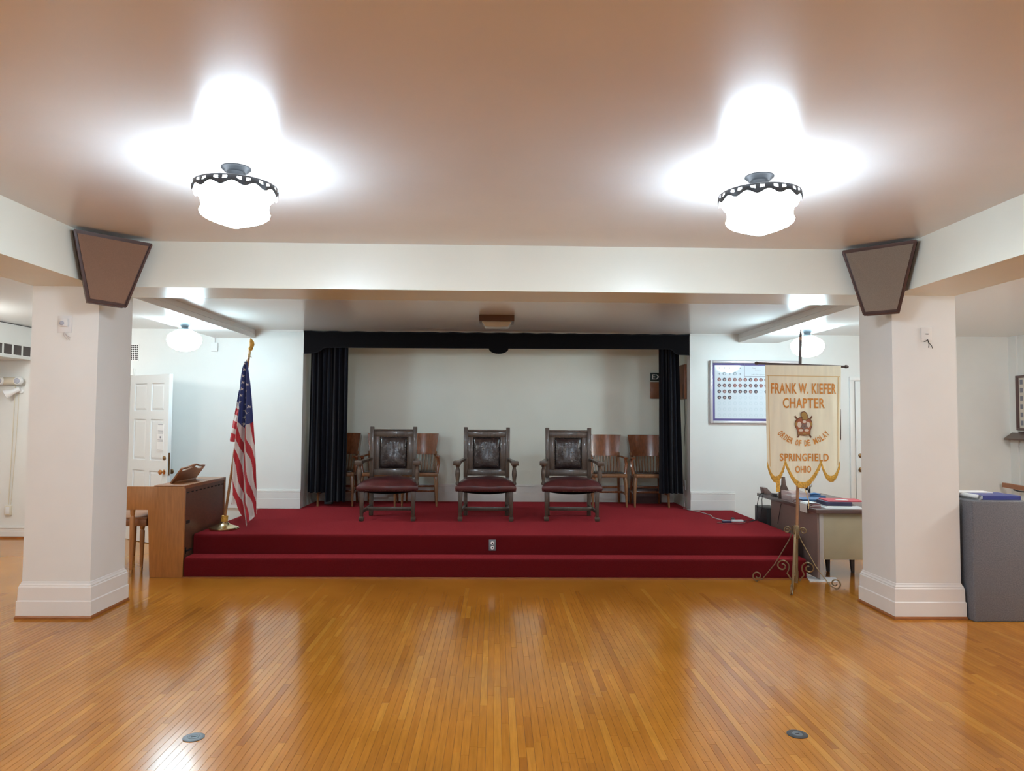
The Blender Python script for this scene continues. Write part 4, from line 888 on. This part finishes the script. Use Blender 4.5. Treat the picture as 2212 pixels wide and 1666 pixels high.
# cables and strip on the stage
Zs = HP+.0065
single('power_strip', MB().box(2.70, 2.83, 8.24, 8.285, HP+.0005, Zs+.02), M['plastic'], 'white power strip lying on the red stage carpet', 'power strip', bev=.004)
single('plug_adapter', MB().lathe([(.0, 0), (.022, 0), (.022, .03), (.014, .042), (0, .043)], (2.735, 8.33, HP+.0005), 14), M['darkgrey'], 'round black plug adapter beside the power strip', 'adapter', smooth=True)
single('charger_brick', MB().box(2.58, 2.68, 8.20, 8.25, HP+.0005, HP+.022), M['navy'], 'dark charger brick touching the power strip', 'charger', bev=.004)
single('extension_cord', MB().tube([(2.505, 9.62, .66), (2.505, 9.60, .5), (2.50, 9.55, .41), (2.46, 9.45, Zs), (2.50, 9.28, Zs), (2.57, 9.12, Zs), (2.60, 8.93, Zs), (2.62, 8.78, Zs), (2.585, 8.62, Zs), (2.60, 8.48, Zs), (2.64, 8.38, Zs), (2.68, 8.31, Zs), (2.72, 8.27, Zs)], .005, 6), M['wirewhite'], 'pale extension cord snaking from the stage wall to the power strip', 'cord', smooth=True)
single('wall_outlet', MB().box(2.512, 2.52, 9.58, 9.65, .62, .74), M['plastic'], 'white outlet low on the alcove side wall behind the narrow curtain', 'outlet')
single('desk_cable', MB().tube([(2.79, 8.27, Zs+.006), (2.86, 8.30, Zs), (2.93, 8.40, Zs), (3.0, 8.36, Zs), (3.05, 8.42, Zs+.01), (3.068, 8.44, .45), (3.05, 8.42, .56), (3.066, 8.40, .66), (3.09, 8.40, .699), (3.14, 8.42, .702)], .004, 6), M['wire'], 'thin black cable running up from the power strip over the desk edge', 'cable', smooth=True)
single('desk_cable', MB().tube([(2.79, 8.255, Zs+.004), (2.88, 8.23, Zs), (2.97, 8.33, Zs), (3.04, 8.38, Zs), (3.075, 8.37, .44), (3.085, 8.35, .54), (3.075, 8.33, .64), (3.09, 8.33, .70), (3.13, 8.33, .70)], .004, 6), M['wire'], 'second black cable draped down from the desk corner to the stage', 'cable', smooth=True)
single('desk_cable', MB().tube([(2.84, 8.22, Zs), (2.80, 8.14, Zs), (2.70, 8.09, Zs), (2.58, 8.09, Zs), (2.50, 8.16, Zs), (2.56, 8.22, Zs), (2.62, 8.225, Zs)], .0035, 6), M['maroon'], 'dark cable loop lying on the carpet in front of the power strip', 'cable', smooth=True)
single('desk_cable', MB().tube([(3.128, 7.9, .64), (3.128, 7.93, .58), (3.127, 7.96, .5), (3.127, 8.0, .41)], .003, 5), M['wire'], 'thin dark cable hanging down the desk side panel', 'cable', smooth=True)

# ---------------------------------------------------------------- grey carpeted cabinet with binder and papers
single('carpeted_cabinet', MB().box(3.718, 4.175, 5.60, 6.04, 0, .932), M['greycab'], 'tall grey carpet-covered cabinet standing beside the column', 'cabinet', bev=.012, seg=3)
bb = thing('blue_binder', 'blue ring binder lying on the grey cabinet', 'binder', (0, 0, 0))
MB().box(3.845, 4.15, 5.66, 5.93, .9325, .936).box(3.845, 4.15, 5.66, 5.93, .964, .968).box(3.845, 4.15, 5.66, 5.664, .936, .964).build('cover', M['blueb'], bb, bev=.0015, seg=1)
MB().box(3.85, 4.145, 5.668, 5.925, .937, .963).build('pages', M['paper'], bb)
def roll():
    pts = spiral((0, 0), .022, .008, -PI/2, -PI/2+3.6*PI, 40); mb = MB(); n = len(pts)
    vs = [(3.72+.02, 5.66+p[0], .9555+p[1]) for p in pts] + [(3.85, 5.64+p[0], .9555+p[1]) for p in pts]
    vs = [(3.805+p[0], 5.64, .9555+p[1]) for p in pts]+[(3.815+p[0], 5.95, .9555+p[1]) for p in pts]
    mb.add(vs, [(i, i+1, n+i+1, n+i) for i in range(n-1)]); return mb
single('rolled_paper', roll(), M['paper'], 'rolled white paper beside the blue binder on the grey cabinet', 'paper', smooth=True, angle=3)
single('paper_sheets', MB().prism([(3.74, 5.86), (4.05, 5.84), (4.06, 5.98), (3.74, 6.0)], .9685, .976, 'XY').prism([(3.745, 5.95), (3.83, 5.95), (3.83, 6.01), (3.745, 6.01)], .976, .985, 'XY'), M['paper'], 'white sheets lying across binder and roll on the cabinet', 'papers')

# ---------------------------------------------------------------- small things on walls, columns and floor
def floor_disc(x, y, label):
    t = thing('floor_outlet', label, 'floor outlet', (x, y, 0), .3, 'round metal floor outlets')
    MB().lathe([(.05, .0), (.05, .003), (.043, .005), (.03, .005), (.028, .0035), (0, .0035)], n=32, cap=False).build('cover', M['pewter'] if x > 0 else M['steel'], t, smooth=True)
    MB().lathe([(.026, .0036), (.024, .006), (.02, .006), (.018, .0042), (0, .0042)], n=24, cap=False).build('inner_ring', M['steel'], t, smooth=True)
    MB().box(-.012, .012, -.002, .002, .0042, .0052).build('slot', M['slot'], t)
floor_disc(-1.443, 3.602, 'round metal floor outlet in the boards on the flag side')
floor_disc(1.502, 3.619, 'round metal floor outlet in the boards on the banner side')
so = thing('stage_outlet', 'grey steel outlet plate with two sockets on the stage riser', 'outlet', (0, 0, 0))
MB().box(-.056, .013, 7.276, 7.2845, .232, .341).build('plate', M['steel'], so, bev=.002)
for z in (.262, .308):
    s_ = MB().lathe([(.017, 0), (.017, .002), (.0, .002)], (-.0215, 7.2765, z), 16, axis='Y').build('socket', M['plastic'], so); MB().lathe([(.008, 0), (.008, .001), (0, .001)], (-.019, 7.2742, z-.001), 10, axis='Y').build('hole', M['slot'], s_)
b1_ = thing('alarm_strobe', 'clear plastic alarm unit with loose wires high on the column by the organ', 'alarm', (0, 0, 0))
MB().box(-3.41, -3.30, 5.684, 5.69, 2.19, 2.322).build('back_plate', M['plastic'], b1_, bev=.002)
MB().box(-3.385, -3.325, 5.664, 5.684, 2.235, 2.30).build('lens_block', M['plastic'], b1_, bev=.006); MB().lathe([(.018, 0), (.016, .008), (.008, .014), (0, .015)], (-3.365, 5.664, 2.262), 14, axis='Y').build('flash_lens', M['lens'], b1_, smooth=True)
MB().tube([(-3.36, 5.68, 2.19), (-3.35, 5.672, 2.165), (-3.33, 5.67, 2.145), (-3.325, 5.675, 2.13)], .003, 5).tube([(-3.35, 5.68, 2.19), (-3.33, 5.67, 2.17), (-3.30, 5.672, 2.15)], .003, 5).build('wires', M['wirewhite'], b1_)
b2_ = thing('wall_sensor', 'white sensor plate with black wires high on the column by the desk', 'sensor', (0, 0, 0))
MB().box(3.392, 3.478, 5.682, 5.69, 2.19, 2.298).build('back_plate', M['trim'], b2_, bev=.002); MB().box(3.425, 3.448, 5.680, 5.682, 2.242, 2.249).build('slot', M['slot'], b2_)
MB().tube([(3.44, 5.68, 2.2), (3.445, 5.672, 2.175), (3.465, 5.67, 2.15), (3.475, 5.675, 2.13)], .0025, 5).tube([(3.44, 5.68, 2.2), (3.42, 5.672, 2.185), (3.405, 5.672, 2.183)], .0025, 5).tube([(3.442, 5.68, 2.195), (3.445, 5.672, 2.16), (3.44, 5.67, 2.135)], .0025, 5).build('wires', M['wire'], b2_)
# duct grille
dv = thing('duct_grille', 'white duct grille with square dark openings in the flag side aisle', 'vent', (0, 0, 0))
cells = [8.42+.176*i for i in range(6)]
fr_ = MB().box(-5.9, -5.892, 8.36, 9.33, 2.265, 2.285).box(-5.9, -5.892, 8.36, 9.33, 2.405, 2.425)
for c in cells: fr_.box(-5.9, -5.892, c-.013, c+.013, 2.285, 2.405)
fr_.build('grille_frame', M['wall'], dv)
for c in cells[:-1]: MB().box(-5.8995, -5.896, c+.013, c+.163, 2.285, 2.405).build('opening', M['vent'], dv)
# perforated vent on the rear wall
pv = thing('perforated_vent', 'small perforated vent on the rear wall above the open door', 'vent', (0, 0, 0))
MB().box(-4.98, -4.565, YW-.006, YW, 2.245, 2.465).build('plate', M['trim'], pv)
hm = MB()
for i in range(17):
    for j in range(8):
        x, z = -4.583-i*.0235, 2.27+j*.0245; hm.add([(x+.0085*math.cos(k*PI/4), YW-.0068, z+.0085*math.sin(k*PI/4)) for k in range(8)], [tuple(range(8))])
ho = hm.build('perforations', M['slot'], pv); ho['kind'] = 'stuff'
jb = thing('junction_box', 'small white junction box with conduit high on the rear wall', 'junction box', (0, 0, 0))
MB().box(-3.648, -3.56, YW-.03, YW, 2.378, 2.49).build('box', M['plastic'], jb, bev=.004); MB().tube([(-3.605, YW-.012, 2.49), (-3.605, YW-.012, 2.555)], .008, 8).build('conduit', M['plastic'], jb)
# emergency light, spotlight and outlet in the left aisle
el = thing('emergency_light', 'twin-head emergency light on the aisle wall under the duct', 'emergency light', (0, 0, 0))
MB().tube([(-6.24, YW-.052, 1.975), (-6.21, YW-.052, 1.975), (-6.03, YW-.052, 1.975), (-6.0, YW-.052, 1.975)], [.035, .05, .05, .035], 16, flat=1).build('body', M['ivory'], el, smooth=True)
for x in (-6.235, -6.01):
    h = MB().lathe([(.03, 0), (.05, .012), (.05, .05), (.044, .06), (0, .062)], (x, YW-.06, 1.975), 18, axis='Y').build('lamp_head', M['plastic'], el, smooth=True); MB().lathe([(.036, .0), (.03, .006), (0, .008)], (x, YW-.121, 1.975), 16, axis='Y').build('lens', M['lens'], h, smooth=True)
MB().tube([(-6.1, YW-.008, 1.93), (-6.11, YW-.008, 1.2), (-6.13, YW-.008, .42)], .006, 6).build('conduit', M['ivory'], el, smooth=True)
sl = thing('spotlight', 'white spotlight head angled down below the emergency light', 'spotlight', (0, 0, 0))
MB().lathe([(.028, 0), (.03, .03), (.02, .034), (0, .034)], (-6.02, YW, 1.85), 16, axis='Y').build('mount', M['plastic'], sl, smooth=True)
d_ = Vector((-.75, -.35, -.42)).normalized(); q0 = Vector((-6.03, YW-.06, 1.87))
MB().tube([(-6.02, YW-.03, 1.85), tuple(q0)], .012, 8).build('arm', M['plastic'], sl)
MB().tube([tuple(q0-d_*.02), tuple(q0), tuple(q0+d_*.06), tuple(q0+d_*.12), tuple(q0+d_*.15)], [.02, .03, .034, .055, .058], 18).build('reflector', M['plastic'], sl, smooth=True); MB().tube([tuple(q0+d_*.148), tuple(q0+d_*.154)], [.052, .045], 18).build('bulb_face', M['lens'], sl, smooth=True)
MB().tube([(-6.05, YW-.008, 1.83), (-6.065, YW-.008, 1.2), (-6.10, YW-.008, .42)], .004, 6).build('flex', M['ivory'], sl, smooth=True)
ao = thing('aisle_outlet', 'ivory outlet box on the aisle wall below the spotlight flex', 'outlet', (0, 0, 0))
MB().box(-6.165, -6.085, YW-.03, YW, .285, .405).build('box', M['ivory'], ao, bev=.003); MB().box(-6.15, -6.10, YW-.034, YW-.03, .30, .39).build('faceplate', M['plastic'], ao, bev=.002)
# alcove wall things
ex = thing('exit_sign', 'dark green exit sign on the alcove wall beside the narrow curtain', 'sign', (0, 0, 0))
MB().box(2.186, 2.47, YA-.04, YA, 2.092, 2.206).build('sign_box', M['exit'], ex, bev=.003)
g, f = text_geo('EXIT', .02); MB().add([(2.205+.23*p, YA-.0415, 2.113+.07*q) for p, q in g], f).build('lettering', M['paper'], ex)
single('wooden_wall_box', MB().box(2.182, 2.44, YA-.05, YA, 1.843, 2.075), M['cabinet'], 'reddish wooden box on the alcove wall under the exit sign', 'box', bev=.004)
wc = thing('wall_cupboard', 'reddish wooden panel on the alcove side wall behind the narrow curtain', 'panel', (0, 0, 0))
MB().box(2.488, 2.52, 9.50, 9.95, 1.822, 2.28).build('board', M['cabinet'], wc, bev=.003); MB().tube([(2.487, 9.56, 2.02), (2.487, 9.56, 1.83)], .004, 6).tube([(2.505, 9.55, 1.82), (2.51, 9.55, 1.5), (2.50, 9.57, 1.2)], .004, 6).build('pull_cord', M['wire'], wc)
single('low_dark_box', MB().box(1.85, 2.30, 10.03, 10.18, HP, HP+.2), M['frame'], 'low dark brown box on the alcove floor behind the curtained chair', 'box', bev=.004)
single('floor_junction_box', MB().box(-2.28, -2.18, 9.80, 9.88, HP, HP+.06), M['steel'], 'small metal box on the alcove floor under the wide curtain', 'box', bev=.004)
# right aisle wall
pi_ = thing('framed_picture', 'brown framed composite picture on the aisle wall above the sloping sill', 'picture', (0, 0, 0))
x = XR
MB().box(x-.03, x, 8.40, 9.22, 1.44, 1.47).box(x-.03, x, 8.40, 9.22, 2.115, 2.145).box(x-.03, x, 8.40, 8.445, 1.47, 2.115).box(x-.03, x, 9.175, 9.22, 1.47, 2.115).build('frame', M['frame'], pi_, bev=.004)
MB().box(x-.015, x-.01, 8.44, 9.18, 1.465, 2.12).build('mount', M['cream'], pi_)
for i in range(9):
    for j in range(6):
        o = link('small_photo', bpy.data.meshes['small_photo'] if 'small_photo' in bpy.data.meshes else MB().box(-.0015, .0, -.024, .024, -.03, .03).mesh('small_photo', M['print']), pi_); o.location = (x-.0152, 9.13-i*.078, 2.06-j*.105)
single('sloping_sill', MB().loft([(x-.13, 7.6, 1.335), (x, 7.6, 1.425), (x, 9.31, 1.425), (x-.13, 9.31, 1.335)], [(x-.13, 7.6, 1.315), (x, 7.6, 1.39), (x, 9.31, 1.39), (x-.13, 9.31, 1.315)]), M['sill'], 'dark sloping wooden sill on the aisle wall under the picture', 'sill')
hr = thing('wall_handrail', 'orange-brown wooden rail along the aisle wall behind the grey cabinet', 'handrail', (0, 0, 0))
MB().bar((x-.17, 9.28, .735), (x-.17, 6.5, .65), .045, .06).build('rail', M['rail'], hr, bev=.006)
for y in (9.1, 7.9, 6.8): MB().tube([(x, y, .66), (x-.1, y, .67), (x-.17, y, .69)], .009, 8).build('bracket', M['darkgrey'], hr)
struct('trim_5', MB().box(x-.012, x, 7.6, 9.25, 1.23, 1.245).box(x-.012, x, 9.235, 9.25, .4, 1.23), M['trim'])
struct('trim_6', MB().box(x-.02, x, YW-.14, YW, 0, ZR), M['wall'])
